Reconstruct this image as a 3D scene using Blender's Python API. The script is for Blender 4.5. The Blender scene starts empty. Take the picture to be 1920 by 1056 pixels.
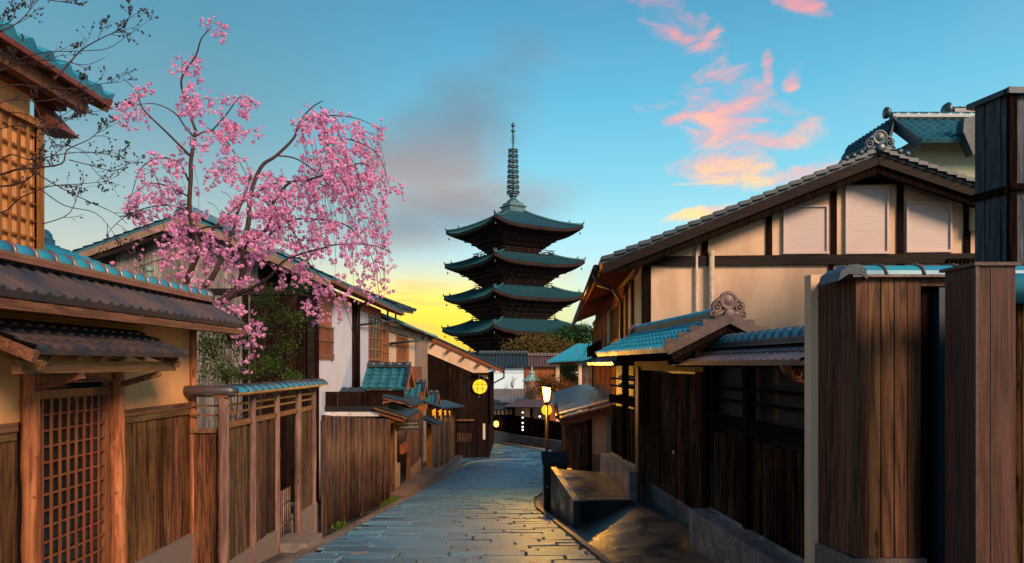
import bpy, math, random
from mathutils import Vector, Matrix
random.seed(11)
R = random.random
def U(a, b): return a + (b - a) * R()
C = bpy.context.scene.collection
SC = bpy.context.scene

# ------------------------------------------------------------------ camera
F = 1300.0; HX, HY = 960.0, 684.0          # focal length in photo pixels, vanishing point
cd = bpy.data.cameras.new('camera'); cam = bpy.data.objects.new('camera', cd); C.objects.link(cam)
cam.location = (0, 0, 0); cam.rotation_euler = (math.pi / 2, 0, 0)
cd.sensor_width = 36; cd.lens = 36 * F / 1920; cd.shift_y = (HY - 528) / 1920
cd.clip_start = 0.1; cd.clip_end = 3000
SC.camera = cam
SC.view_settings.view_transform = 'Standard'; SC.view_settings.look = 'None'
SC.view_settings.exposure = 0.16; SC.view_settings.gamma = 1

def lin(r, g, b):
    f = lambda c: (c / 255 / 12.92) if c / 255 <= .04045 else ((c / 255 + .055) / 1.055) ** 2.4
    return (f(r), f(g), f(b), 1)

# ------------------------------------------------------------------ node helper
class N:
    def __init__(s, tree): s.t = tree
    def n(s, typ, ins=None, **kw):
        nd = s.t.nodes.new(typ)
        for k, v in kw.items(): setattr(nd, k, v)
        for k, v in (ins or {}).items():
            i = nd.inputs[k]
            if isinstance(v, bpy.types.NodeSocket): s.t.links.new(v, i)
            else:
                if isinstance(v, tuple) and len(v) == 4 and i.type == 'VECTOR': v = v[:3]
                i.default_value = v
        return nd
    def m(s, op, a, b=0.0, c=0.0, clamp=False):
        nd = s.n('ShaderNodeMath', {0: a, 1: b, 2: c}, operation=op); nd.use_clamp = clamp
        return nd.outputs[0]
    def mix(s, f, a, b, mode='MIX'):
        nd = s.n('ShaderNodeMix', {0: f, 6: a, 7: b}, data_type='RGBA', blend_type=mode); return nd.outputs[2]
    def ramp(s, f, stops, interp='LINEAR'):
        nd = s.n('ShaderNodeValToRGB', {0: f}); cr = nd.color_ramp; cr.interpolation = interp
        while len(cr.elements) < len(stops): cr.elements.new(.5)
        for e, (p, c) in zip(cr.elements, stops): e.position = p; e.color = c
        return nd.outputs[0]
    def smooth(s, x, a, b):
        nd = s.n('ShaderNodeMapRange', {0: x, 1: a, 2: b, 3: 0.0, 4: 1.0}, interpolation_type='SMOOTHSTEP'); return nd.outputs[0]

# ------------------------------------------------------------------ sky
SUN_EL, SUN_AZ = math.radians(30), math.radians(38)     # low soft light from behind the viewer, to the right
w = bpy.data.worlds.new("World"); SC.world = w; w.use_nodes = True
nt = w.node_tree; nt.nodes.clear(); g = N(nt)
co = g.n('ShaderNodeTexCoord').outputs['Generated']
sp = g.n('ShaderNodeSeparateXYZ', {0: co}).outputs
X_, Y_, Z_ = sp[0], sp[1], sp[2]
base = g.ramp(Z_, [(0.0, lin(190, 205, 190)), (.10, lin(208, 234, 226)), (.17, lin(176, 228, 238)), (.25, lin(132, 208, 230)),
                   (.35, lin(98, 184, 216)), (.47, lin(72, 150, 188)), (.75, lin(42, 105, 145)), (1.0, lin(30, 80, 120))])
left = g.ramp(Z_, [(0.0, lin(220, 205, 170)), (.10, lin(214, 212, 190)), (.20, lin(160, 186, 188)), (.30, lin(112, 160, 176)),
                   (.42, lin(84, 146, 172)), (.55, lin(68, 130, 162)), (1.0, lin(30, 76, 112))])
fl = g.m('MULTIPLY', g.smooth(X_, .02, -.42), 1.0)
sky = g.mix(fl, base, left)
# yellow afterglow low over the horizon, a little left of the pagoda
yel = g.ramp(Z_, [(0.0, lin(255, 190, 40)), (.05, lin(255, 226, 30)), (.085, lin(253, 240, 70)), (.13, lin(250, 235, 150)), (.2, lin(235, 235, 215))])
dx = g.m('MULTIPLY', g.m('ADD', X_, .09), 1.0)
wy = g.m('MULTIPLY', g.smooth(g.m('ABSOLUTE', dx), .25, .07), g.smooth(Z_, .165, .09))
wy = g.m('MULTIPLY', wy, g.smooth(Y_, .0, .3))
sky = g.mix(g.m('MULTIPLY', wy, .97), sky, yel)
# peach streaks in the glow
st = g.n('ShaderNodeTexNoise', {'Vector': g.n('ShaderNodeMapping', {0: co, 3: (3.5, 3.5, 34)}).outputs[0], 'Scale': 1.6, 'Detail': 4.0}).outputs[0]
wp = g.m('MULTIPLY', g.smooth(st, .52, .68), g.m('MULTIPLY', g.smooth(Z_, .17, .09), g.smooth(Y_, 0, .4)))
sky = g.mix(g.m('MULTIPLY', wp, .6), sky, lin(244, 196, 110))
ys = g.m('MAXIMUM', Y_, .05)
u_ = g.m('DIVIDE', X_, ys); v_ = g.m('DIVIDE', Z_, ys)
def blob(cu, cv, ru, rv, rot=0.0):
    a = g.m('SUBTRACT', u_, cu); b = g.m('SUBTRACT', v_, cv); c, s_ = math.cos(rot), math.sin(rot)
    p = g.m('ADD', g.m('MULTIPLY', a, c / ru), g.m('MULTIPLY', b, s_ / ru))
    q = g.m('ADD', g.m('MULTIPLY', a, -s_ / rv), g.m('MULTIPLY', b, c / rv))
    return g.m('SUBTRACT', 1.0, g.m('ADD', g.m('MULTIPLY', p, p), g.m('MULTIPLY', q, q)))
def px(x): return (x - HX) / F
def py(y): return (HY - y) / F
def cn(scale, sx, sz, seed, det=6.0, dist=.3):
    mp = g.n('ShaderNodeMapping', {0: co, 1: (seed, seed, 0), 3: (sx, sx, sz)}).outputs[0]
    return g.n('ShaderNodeTexNoise', {'Vector': mp, 'Scale': scale, 'Detail': det, 'Roughness': .6, 'Distortion': dist}).outputs[0]
front = g.smooth(Y_, .05, .3)
# broad grey bank left of the spire
gm = g.m('MAXIMUM', blob(px(835), py(275), .155, .08, .85), blob(px(790), py(395), .17, .05, .1))
gn = cn(3.0, 1.2, 2.2, 3.1)
gmask = g.m('MULTIPLY', g.smooth(g.m('ADD', g.m('MULTIPLY', g.m('MAXIMUM', gm, -1.6), .30), g.m('MULTIPLY', g.m('SUBTRACT', gn, .5), 1.1)), -.35, .45), front)
gcol = g.ramp(v_, [(.12, lin(205, 165, 140)), (.2, lin(126, 138, 150)), (.26, lin(172, 150, 144)), (.36, lin(112, 132, 148))])
sky = g.mix(g.m('MULTIPLY', gmask, .92), sky, gcol)
# sunlit pink clouds on the right
pb = blob(px(1370), py(215), .100, .032, -.15)
for a in [(px(1400), py(180), .045, .028, -.4), (px(1330), py(165), .055, .022, .3), (px(1290), py(205), .035, .012, .4), (px(1380), py(250), .085, .022, .1), (px(1350), py(315), .068, .026, .0), (px(1265), py(225), .022, .009, .3),
          (px(1430), py(272), .058, .013, .12), (px(1262), py(35), .078, .032, -.75), (px(1440), py(130), .009, .028, 0), (px(1485), py(148), .012, .02, -.4),
          (px(1290), py(75), .03, .015, -.4), (px(1320), py(398), .05, .008, .15), (px(1500), py(325), .06, .012, .3), (px(1500), py(5), .04, .012, -.3)]:
    pb = g.m('MAXIMUM', pb, blob(*a))
pn = cn(10.0, 1.2, 3.0, 8.4, 10.0, .9)
pm = g.m('ADD', g.m('MULTIPLY', g.m('MAXIMUM', pb, -2.5), .36), g.m('MULTIPLY', g.m('SUBTRACT', pn, .5), 2.8))
pmask = g.m('MULTIPLY', g.smooth(pm, -.26, .60), front)
pcol = g.mix(g.smooth(pn, .45, .66), g.ramp(v_, [(.22, lin(250, 195, 170)), (.33, lin(238, 168, 172)), (.55, lin(215, 145, 165))]), g.ramp(v_, [(.22, lin(255, 226, 150)), (.33, lin(255, 190, 160)), (.55, lin(236, 150, 155))]))
sky = g.mix(g.m('MULTIPLY', pmask, .92), sky, pcol)
# thin veil
vn = cn(2.2, 1.0, 3.0, 5.5)
sky = g.mix(g.m('MULTIPLY', g.smooth(vn, .5, .8), .16), sky, lin(196, 176, 186))
sky = g.mix(.02, sky, lin(205, 220, 226))
below = g.smooth(Z_, .0, -.05)
sky = g.mix(below, sky, lin(70, 66, 62))
ns = g.n('ShaderNodeTexSky', sky_type='NISHITA'); ns.sun_disc = False; ns.sun_elevation = SUN_EL; ns.sun_rotation = math.pi - SUN_AZ
bg1 = g.n('ShaderNodeBackground', {0: sky, 1: 1.0}); bg2 = g.n('ShaderNodeBackground', {0: ns.outputs[0], 1: .004})
g.t.links.new(g.n('ShaderNodeAddShader', {0: bg1.outputs[0], 1: bg2.outputs[0]}).outputs[0], g.n('ShaderNodeOutputWorld').inputs[0])

sl = bpy.data.lights.new('sun', 'SUN'); so = bpy.data.objects.new('sun', sl); C.objects.link(so)
sl.energy = 4.4; sl.angle = math.radians(20); sl.color = (1, .70, .47)
dv = Vector((-math.sin(SUN_AZ) * math.cos(SUN_EL), math.cos(SUN_AZ) * math.cos(SUN_EL), -math.sin(SUN_EL)))
so.rotation_euler = dv.to_track_quat('-Z', 'Y').to_euler()

# ------------------------------------------------------------------ materials
M = {}
def mat(name, build):
    m = bpy.data.materials.new(name); m.use_nodes = True; m.node_tree.nodes.clear(); q = N(m.node_tree)
    o = q.n('ShaderNodeOutputMaterial'); sh = build(q); m.node_tree.links.new(sh, o.inputs[0]); M[name] = m; return m
def tc(q, out='Object'): return q.n('ShaderNodeTexCoord').outputs[out]
def noise(q, vec, scale, sc3=(1, 1, 1), det=5.0, rough=.6, dist=0.0):
    mp = q.n('ShaderNodeMapping', {0: vec, 3: sc3}).outputs[0]
    return q.n('ShaderNodeTexNoise', {'Vector': mp, 'Scale': scale, 'Detail': det, 'Roughness': rough, 'Distortion': dist}).outputs[0]
def island(q): return q.n('ShaderNodeNewGeometry').outputs['Random Per Island']
def bump(q, h, dist, strength=1.0): return q.n('ShaderNodeBump', {'Height': h, 'Distance': dist, 'Strength': strength}).outputs[0]
def vary(q, col, amt, lo=None):       # brightness differs from one board / tile to the next
    v = q.m('MULTIPLY_ADD', island(q), amt, 1 - amt / 2)
    return q.n('ShaderNodeHueSaturation', {'Color': col, 'Value': v, 'Hue': q.m('MULTIPLY_ADD', q.m('FRACT', q.m('MULTIPLY', island(q), 7.3)), .03, .485)}).outputs[0]
def wood(name, c1, c2, rough=.6, axis='z', amt=.5, stain=.5, knots=True, spec=.15, scale=.75):
    def b(q):
        v = tc(q); k = {'z': (20, 20, 1.1), 'x': (1.1, 20, 20), 'y': (20, 1.1, 20)}[axis]
        off = q.n('ShaderNodeVectorMath', {0: v, 1: q.n('ShaderNodeCombineXYZ', {0: q.m('MULTIPLY', island(q), 9.0), 2: q.m('MULTIPLY', island(q), 31.0)}).outputs[0]}, operation='ADD').outputs[0]
        n1 = noise(q, off, 1.4 * scale, k, 6, .62, 1.3); n2 = noise(q, off, 5 * scale, k, 3, .5, .2)
        n3 = noise(q, v, .9, (1, 1, .45), 4)
        gr = q.m('ADD', q.m('MULTIPLY', n1, .75), q.m('MULTIPLY', n2, .25))
        col = q.mix(q.smooth(gr, .37, .66), c1, c2)
        col = vary(q, col, amt)
        col = q.mix(q.m('MULTIPLY', q.smooth(n3, .48, .72), stain), col, tuple(x * .28 for x in c1[:3]) + (1,))
        if knots:
            vo = q.n('ShaderNodeTexVoronoi', {'Vector': q.n('ShaderNodeMapping', {0: off, 3: (5.5, 5.5, 1.5) if axis == 'z' else (1.5, 5.5, 5.5)}).outputs[0], 'Scale': 1.0}).outputs[0]
            col = q.mix(q.m('MULTIPLY', q.smooth(vo, .13, .05), .75), col, tuple(x * .3 for x in c1[:3]) + (1,))
        if spec <= .05: return q.n('ShaderNodeBsdfDiffuse', {0: col, 1: .6, 'Normal': bump(q, gr, .006)}).outputs[0]     # dry charred boards
        return q.n('ShaderNodeBsdfPrincipled', {'Base Color': col, 'Roughness': q.m('MULTIPLY_ADD', n1, .3, rough - .15), 'Specular IOR Level': spec,
                   'Normal': bump(q, gr, .006)}).outputs[0]
    mat(name, b)
def simple(name, c, rough=.5, metal=0.0, c2=None, ns_=8.0, bmp=.002, spec=.5, amt=0.0, sc3=(1, 1, 1)):
    def b(q):
        v = tc(q); n1 = noise(q, v, ns_, sc3, 7, .62)
        col = q.mix(q.smooth(n1, .35, .65), c, c2 or tuple(x * .7 for x in c[:3]) + (1,))
        if amt: col = vary(q, col, amt)
        return q.n('ShaderNodeBsdfPrincipled', {'Base Color': col, 'Roughness': q.m('MULTIPLY_ADD', n1, .24, rough - .12), 'Metallic': metal, 'Specular IOR Level': spec,
                   'Normal': bump(q, noise(q, v, ns_ * 6, sc3, 4), bmp)}).outputs[0]
    mat(name, b)
def rgb(r, g_, b): return (r, g_, b, 1)
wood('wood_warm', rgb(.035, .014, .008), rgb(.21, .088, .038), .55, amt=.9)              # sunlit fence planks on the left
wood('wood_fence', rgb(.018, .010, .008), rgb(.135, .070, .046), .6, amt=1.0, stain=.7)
wood('wood_red', rgb(.040, .018, .012), rgb(.185, .078, .042), .55, amt=.35, stain=.25, spec=.12, scale=.55)   # tall corner planks on the right
wood('wood_redbox', rgb(.050, .025, .019), rgb(.11, .054, .038), .38, amt=.1, stain=.15, knots=False)
wood('wood_dark', rgb(.006, .004, .004), rgb(.115, .050, .026), .8, amt=1.2, stain=.7, spec=.04)
wood('wood_blackbrown', rgb(.009, .005, .005), rgb(.028, .014, .010), .8, amt=.5, stain=.4, spec=.05)
wood('bamboo', rgb(.018, .010, .009), rgb(.12, .066, .048), .5, amt=1.3, stain=.4, knots=False)
wood('wood_grey', rgb(.10, .085, .078), rgb(.36, .31, .28), .7, amt=.7, stain=.45)
wood('wood_bluegrey', rgb(.016, .024, .036), rgb(.10, .115, .15), .6, amt=.8, stain=.4)
wood('wood_log', rgb(.16, .05, .016), rgb(.48, .19, .07), .5, amt=.3, stain=.5, scale=.5)
wood('wood_loggrey', rgb(.11, .058, .042), rgb(.29, .165, .12), .55, amt=.4, stain=.5, scale=.5)
wood('wood_beam', rgb(.006, .004, .004), rgb(.032, .017, .012), .65, 'x', amt=.2, stain=.5, knots=False, spec=.15)
wood('wood_fencebeam', rgb(.010, .006, .005), rgb(.024, .014, .011), .8, 'y', amt=.3, stain=.4, knots=False, spec=.04)
wood('wood_rail', rgb(.09, .038, .020), rgb(.24, .11, .055), .55, 'y', amt=.3, stain=.3, knots=False, spec=.2)
wood('wood_orange', rgb(.16, .05, .015), rgb(.36, .13, .04), .5, 'z', amt=.3, stain=.25, knots=False)
wood('wood_lattice', rgb(.13, .036, .020), rgb(.24, .075, .040), .5, 'z', amt=.2, stain=.1, knots=False)
simple('plaster_orange', rgb(.70, .32, .115), .8, c2=rgb(.58, .26, .095), ns_=2.5)
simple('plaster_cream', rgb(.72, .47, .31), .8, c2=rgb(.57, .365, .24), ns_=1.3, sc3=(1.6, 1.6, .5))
simple('plaster_white', rgb(.47, .52, .66), .8, c2=rgb(.42, .47, .6), ns_=1.6)
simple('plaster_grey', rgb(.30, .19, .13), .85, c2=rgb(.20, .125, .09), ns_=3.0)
simple('plaster_green', rgb(.42, .44, .32), .85, c2=rgb(.34, .36, .26), ns_=1.2)
simple('shutter', rgb(.60, .46, .43), .5, c2=rgb(.56, .43, .40), ns_=3.0, sc3=(1, 1, 9), bmp=.001)
def tilemat(name, c, c2, rough=.33, coat=.3):
    def b(q):
        v = tc(q); n1 = noise(q, v, 3.0, (1, 1, 1), 6); n2 = noise(q, v, 40, (1, 1, 1), 3)
        col = q.mix(q.smooth(q.m('ADD', n1, q.m('MULTIPLY_ADD', island(q), .3, -.15)), .35, .68), c, c2)
        col = vary(q, col, .35)
        return q.n('ShaderNodeBsdfPrincipled', {'Base Color': col, 'Roughness': q.m('MULTIPLY_ADD', n1, .35, rough - .17), 'Specular IOR Level': .75,
                   'Coat Weight': coat, 'Coat Roughness': .25, 'Normal': bump(q, n2, .0015)}).outputs[0]
    mat(name, b)
tilemat('tile_blue', rgb(.018, .27, .42), rgb(.010, .17, .29), .48, .08)  # blue and teal tiles carry the sky's cyan reflection in their colour
tilemat('tile_navy', rgb(.010, .045, .068), rgb(.008, .025, .04), .4, .1)
tilemat('tile_teal', rgb(.012, .10, .16), rgb(.03, .14, .19))
tilemat('tile_brown', rgb(.022, .028, .040), rgb(.070, .042, .038), .45, 0.0)
tilemat('tile_pink', rgb(.13, .080, .085), rgb(.07, .045, .05), .4)
tilemat('tile_slate', rgb(.010, .021, .034), rgb(.022, .038, .058), .45, .05)
wood('wood_pagoda', rgb(.016, .010, .011), rgb(.05, .024, .020), .7, amt=.3, knots=False, spec=.1)
tilemat('tile_pagoda', rgb(.013, .070, .098), rgb(.036, .130, .155), .45, .1)
tilemat('tile_orange', rgb(.24, .08, .03), rgb(.15, .05, .025), .4)
simple('terracotta', rgb(.17, .095, .085), .5, c2=rgb(.095, .055, .052), ns_=7, bmp=.004)
simple('storehouse_white', rgb(.66, .84, .95), .8, c2=rgb(.62, .78, .9))
simple('verge_brown', rgb(.085, .045, .040), .55, c2=rgb(.05, .028, .026), ns_=7, bmp=.004)
simple('granite', rgb(.24, .17, .15), .8, c2=rgb(.13, .10, .09), ns_=60, bmp=.006)
def stonef(q):
    v = tc(q); n1 = noise(q, v, 1.6, (1, 1, 1), 8, .65, .6); n2 = noise(q, v, 18, (1, 1, 1), 5)
    vo = q.n('ShaderNodeTexVoronoi', {'Vector': q.n('ShaderNodeVectorMath', {0: v, 1: q.n('ShaderNodeVectorMath', {0: q.n('ShaderNodeTexNoise', {'Vector': v, 'Scale': 2.0}).outputs[1], 'Scale': .7}, operation='SCALE').outputs[0]}, operation='ADD').outputs[0], 'Scale': 1.1}, feature='DISTANCE_TO_EDGE').outputs[0]
    crack = q.smooth(vo, .022, .004)
    col = q.mix(q.smooth(n1, .3, .7), rgb(.085, .080, .090), rgb(.26, .235, .245))
    col = q.mix(q.smooth(noise(q, v, 2.2, (4, 4, .7), 4), .5, .72), col, rgb(.075, .062, .06))
    col = q.mix(q.m('MULTIPLY', crack, .7), col, rgb(.35, .30, .29))
    return q.n('ShaderNodeBsdfPrincipled', {'Base Color': col, 'Roughness': q.m('MULTIPLY_ADD', n2, .3, .4), 'Normal': bump(q, q.m('ADD', n1, q.m('MULTIPLY', n2, .3)), .03)}).outputs[0]
mat('stone', stonef)
def wetconc(name, c, c2, r0=.12):
    def b(q):
        v = tc(q); n1 = noise(q, v, 1.3, (1, 1, 1), 6, .6, .4); n2 = noise(q, v, 45, (1, 1, 1), 4)
        col = q.mix(q.smooth(n1, .38, .62), c, c2)
        return q.n('ShaderNodeBsdfPrincipled', {'Base Color': col, 'Roughness': q.m('MULTIPLY_ADD', q.smooth(n1, .35, .68), .38, r0), 'Specular IOR Level': .6, 'Normal': bump(q, q.m('ADD', n2, q.m('MULTIPLY', noise(q, v, 7), 2.0)), .004)}).outputs[0]
    mat(name, b)
wetconc('concrete_wet', rgb(.018, .022, .028), rgb(.055, .042, .036), .22)
wetconc('concrete_teal', rgb(.05, .065, .068), rgb(.11, .12, .12), .3)
wetconc('concrete_dry', rgb(.10, .07, .055), rgb(.17, .12, .095), .45)
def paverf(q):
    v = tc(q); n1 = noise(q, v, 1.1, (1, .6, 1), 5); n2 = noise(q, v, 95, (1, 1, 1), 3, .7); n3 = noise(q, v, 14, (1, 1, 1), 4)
    col = vary(q, q.mix(q.smooth(n3, .35, .65), rgb(.038, .125, .205), rgb(.080, .185, .275)), 1.1)  # sky's blue reflection on the wet road is put into base colour and specular tint
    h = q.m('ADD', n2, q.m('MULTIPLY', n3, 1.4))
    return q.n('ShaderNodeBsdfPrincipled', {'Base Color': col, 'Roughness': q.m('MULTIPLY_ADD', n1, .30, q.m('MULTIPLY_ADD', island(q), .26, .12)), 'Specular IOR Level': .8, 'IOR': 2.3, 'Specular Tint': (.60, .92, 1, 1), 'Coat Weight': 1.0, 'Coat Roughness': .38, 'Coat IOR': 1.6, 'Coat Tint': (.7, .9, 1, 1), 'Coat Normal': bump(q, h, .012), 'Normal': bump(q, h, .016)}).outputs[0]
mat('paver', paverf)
simple('stud', rgb(.30, .20, .15), .4, c2=rgb(.12, .08, .065), ns_=20)
simple('kerb', rgb(.22, .17, .145), .4, c2=rgb(.14, .11, .10), ns_=9, amt=.5)
simple('earth', rgb(.045, .038, .032), .55, c2=rgb(.025, .024, .022), ns_=3)
simple('metal_dark', rgb(.02, .016, .014), .35, .5)
simple('pipe_white', rgb(.66, .56, .52), .4)
simple('pipe_cream', rgb(.55, .45, .36), .5)
simple('copper', rgb(.09, .045, .035), .35, .3, c2=rgb(.05, .028, .024), ns_=5)
simple('sheet_roof', rgb(.17, .19, .24), .32, .15, c2=rgb(.27, .25, .30), ns_=1.3)
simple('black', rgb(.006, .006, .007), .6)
simple('navy_paint', rgb(.012, .035, .06), .5)
simple('glass_dark', rgb(.012, .018, .020), .08, spec=.8)
simple('white_paint', rgb(.7, .62, .62), .6)
simple('lantern_wood', rgb(.5, .30, .20), .6)
simple('verdigris', rgb(.22, .42, .36), .5, c2=rgb(.16, .32, .30))
simple('bark_dark', rgb(.045, .022, .018), .6, c2=rgb(.07, .028, .02), ns_=18, bmp=.008, sc3=(1, 1, .5))
simple('bark_red', rgb(.075, .030, .026), .6, c2=rgb(.03, .016, .016), ns_=25)
simple('bud', rgb(.025, .014, .016), .7)
def petal(name, c1, c2, c3):
    def b(q):
        r = island(q); col = q.ramp(r, [(0, c1), (.45, c2), (.8, c3), (1, c1)])
        a = q.n('ShaderNodeBsdfDiffuse', {0: col}).outputs[0]; t = q.n('ShaderNodeBsdfTranslucent', {0: col}).outputs[0]
        return q.n('ShaderNodeMixShader', {0: .42, 1: a, 2: t}).outputs[0]
    mat(name, b)
petal('petal', rgb(.93, .35, .56), rgb(.94, .50, .71), rgb(.80, .46, .82))
petal('leaf_green', rgb(.10, .17, .04), rgb(.055, .11, .03), rgb(.15, .19, .05))
petal('leaf_olive', rgb(.17, .125, .045), rgb(.12, .10, .035), rgb(.22, .14, .05))
petal('leaf_pine', rgb(.045, .12, .05), rgb(.03, .085, .04), rgb(.07, .15, .055))
petal('leaf_rust', rgb(.22, .085, .025), rgb(.14, .06, .02), rgb(.28, .12, .03))
petal('moss', rgb(.10, .20, .02), rgb(.16, .24, .03), rgb(.07, .14, .02))
def emit(name, c, s): mat(name, lambda q: q.n('ShaderNodeEmission', {0: c, 1: s}).outputs[0])
emit('bulb_hot', rgb(1, .50, .10), 12)
emit('lit_yellow', rgb(1, .62, .03), 1.25)
emit('disc_glow', rgb(1, .60, .02), 1.1)
emit('lit_orange', rgb(1, .40, .03), .9)
emit('lit_small', rgb(1, .75, .6), 2.2)
emit('lit_lantern', rgb(1, .55, .06), 5)

# ------------------------------------------------------------------ mesh builder
class Fr:
    def __init__(s, o, u, v): s.o = Vector(o); s.u = Vector(u).normalized(); s.v = Vector(v).normalized()
    def p(s, a, b, z): return s.o + s.u * a + s.v * b + Vector((0, 0, z))
    def inv(s, x, y, b=0.0):      # where a sight line meets this wall plane
        d = Vector(((x - HX) / F, 1, (HY - y) / F)); h = Vector((d.x, d.y, 0)); o = s.o + s.v * b
        t = (o - Vector((0, 0, o.z))).dot(s.v) / h.dot(s.v); q = d * t
        return (q - o).dot(s.u), q.z
def XZ(x, y, d): return Vector(((x - HX) * d / F, d, (HY - y) * d / F))
class MB:
    def __init__(s): s.v = []; s.f = []; s.m = []; s.sm = []
    def add(s, vs, fs, m=0, smooth=False):
        k = len(s.v); s.v += [tuple(v) for v in vs]
        for f in fs: s.f.append(tuple(k + i for i in f)); s.m.append(m); s.sm.append(smooth)
    def hexa(s, c, m=0): s.add(c, [(0, 3, 2, 1), (4, 5, 6, 7), (0, 1, 5, 4), (1, 2, 6, 5), (2, 3, 7, 6), (3, 0, 4, 7)], m)
    def box(s, fr, a0, a1, b0, b1, z0, z1, m=0, z0b=None, z1b=None):
        z0b = z0 if z0b is None else z0b; z1b = z1 if z1b is None else z1b     # z0b/z1b: heights at a1
        P = fr.p; s.hexa([P(a0, b0, z0), P(a1, b0, z0b), P(a1, b1, z0b), P(a0, b1, z0), P(a0, b0, z1), P(a1, b0, z1b), P(a1, b1, z1b), P(a0, b1, z1)], m); return s
    def prism(s, fr, poly, b0, b1, m=0):
        n = len(poly); vs = [fr.p(a, b0, z) for a, z in poly] + [fr.p(a, b1, z) for a, z in poly]
        s.add(vs, [tuple(range(n))[::-1], tuple(range(n, 2 * n))] + [(i, (i + 1) % n, n + (i + 1) % n, n + i) for i in range(n)], m); return s
    def beam(s, p0, p1, wd, ht, m=0, up=Vector((0, 0, 1))):
        p0 = Vector(p0); p1 = Vector(p1); t = (p1 - p0).normalized(); sd = t.cross(up)
        if sd.length < 1e-4: sd = Vector((1, 0, 0))
        sd = sd.normalized() * wd / 2; uu = sd.cross(t).normalized() * ht / 2
        s.hexa([p0 - sd - uu, p0 + sd - uu, p1 + sd - uu, p1 - sd - uu, p0 - sd + uu, p0 + sd + uu, p1 + sd + uu, p1 - sd + uu], m); return s
    def tube(s, pts, rad, n=8, m=0, smooth=True, half=False):
        pts = [Vector(p) for p in pts]; k = len(pts)
        if not isinstance(rad, (list, tuple)): rad = [rad] * k
        vs = []; ref = None
        for i, p in enumerate(pts):
            t = (pts[min(i + 1, k - 1)] - pts[max(i - 1, 0)]).normalized()
            if ref is None:
                ref = Vector((0, 0, 1)).cross(t)
                if ref.length < .05: ref = Vector((1, 0, 0))
            a = (ref - t * ref.dot(t)).normalized(); b = t.cross(a); ref = a
            for j in range(n):
                an = 2 * math.pi * j / n; vs.append(p + (a * math.cos(an) + b * math.sin(an)) * rad[i])
        fs = [(i * n + j, i * n + (j + 1) % n, (i + 1) * n + (j + 1) % n, (i + 1) * n + j) for i in range(k - 1) for j in range(n)]
        fs += [tuple(range(n))[::-1], tuple((k - 1) * n + j for j in range(n))]
        s.add(vs, fs, m, smooth); return s
    def lathe(s, c, prof, n=16, m=0, axis=Vector((0, 0, 1)), smooth=True):
        c = Vector(c); axis = axis.normalized(); a = axis.orthogonal().normalized(); b = axis.cross(a); k = len(prof); vs = []
        for r, h in prof:
            for j in range(n):
                an = 2 * math.pi * (j + .5) / n; vs.append(c + axis * h + (a * math.cos(an) + b * math.sin(an)) * max(r, 1e-4))
        fs = [(i * n + j, i * n + (j + 1) % n, (i + 1) * n + (j + 1) % n, (i + 1) * n + j) for i in range(k - 1) for j in range(n)]
        fs += [tuple(range(n))[::-1], tuple((k - 1) * n + j for j in range(n))]
        s.add(vs, fs, m, smooth); return s
    def torus(s, c, r1, r2, ax, n=16, k=6, m=0, a0=0.0, a1=2 * math.pi):
        c = Vector(c); ax = Vector(ax).normalized(); a = Vector((0, 0, 1)) - ax * ax.z
        if a.length < .01: a = Vector((1, 0, 0))
        a.normalize(); b = ax.cross(a)
        s.tube([c + (a * math.cos(a0 + (a1 - a0) * i / n) + b * math.sin(a0 + (a1 - a0) * i / n)) * r1 for i in range(n + 1)], r2, k, m); return s
    # roof sheet: A, B eave corners, Cc, D the upper corners above B and A; real tile relief
    def tiles(s, A, B, Cc, D, pitch=.25, row=.25, amp=.03, step=.02, kind='wave', thick=.04, m=0, mb=None, n=6):
        A, B, Cc, D = map(Vector, (A, B, Cc, D)); L = ((B - A).length + (Cc - D).length) / 2; H = ((D - A).length + (Cc - B).length) / 2
        nc = max(1, round(L / pitch)); nr = max(1, round(H / row)); nor = (B - A).cross(D - A).normalized()
        if nor.z < 0: nor = -nor
        prof = []
        for i in range(nc * n + 1):
            t = (i % n) / n
            h = math.cos(2 * math.pi * t) if kind == 'wave' else (max(0, math.cos(2 * math.pi * t)) ** .6 * 1.6 - .5)
            if kind == 'strip': h = 1.0 if (i % n) in (0, 1) else -.6
            prof.append((i / (nc * n), h * amp))
        w = len(prof); vs = []; lines = 0
        for r in range(nr):
            for e, hh in ((0, step), (1, 0)):
                tt = (r + e) / nr
                if r == 0 and e == 0: seq = [(-1, 0), (0, hh)]
                else: seq = [(0, hh)]
                for kk, h2 in seq:
                    P0 = A.lerp(D, tt); P1 = B.lerp(Cc, tt)
                    for u, h in prof:
                        q = P0.lerp(P1, u)
                        vs.append(q - nor * thick if kk < 0 else q + nor * (h + h2))
                    lines += 1
        fs = [(i * w + j, i * w + j + 1, (i + 1) * w + j + 1, (i + 1) * w + j) for i in range(lines - 1) for j in range(w - 1)]
        k0 = len(s.v); s.add(vs, fs, m)
        q = [A, B, Cc, D]; off = nor * thick; lo = [p - off for p in q]; up = [p - nor * .002 for p in q]
        s.add(lo + up, [(3, 2, 1, 0), (1, 2, 6, 5), (2, 3, 7, 6), (3, 0, 4, 7)], m if mb is None else mb); return s
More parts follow.
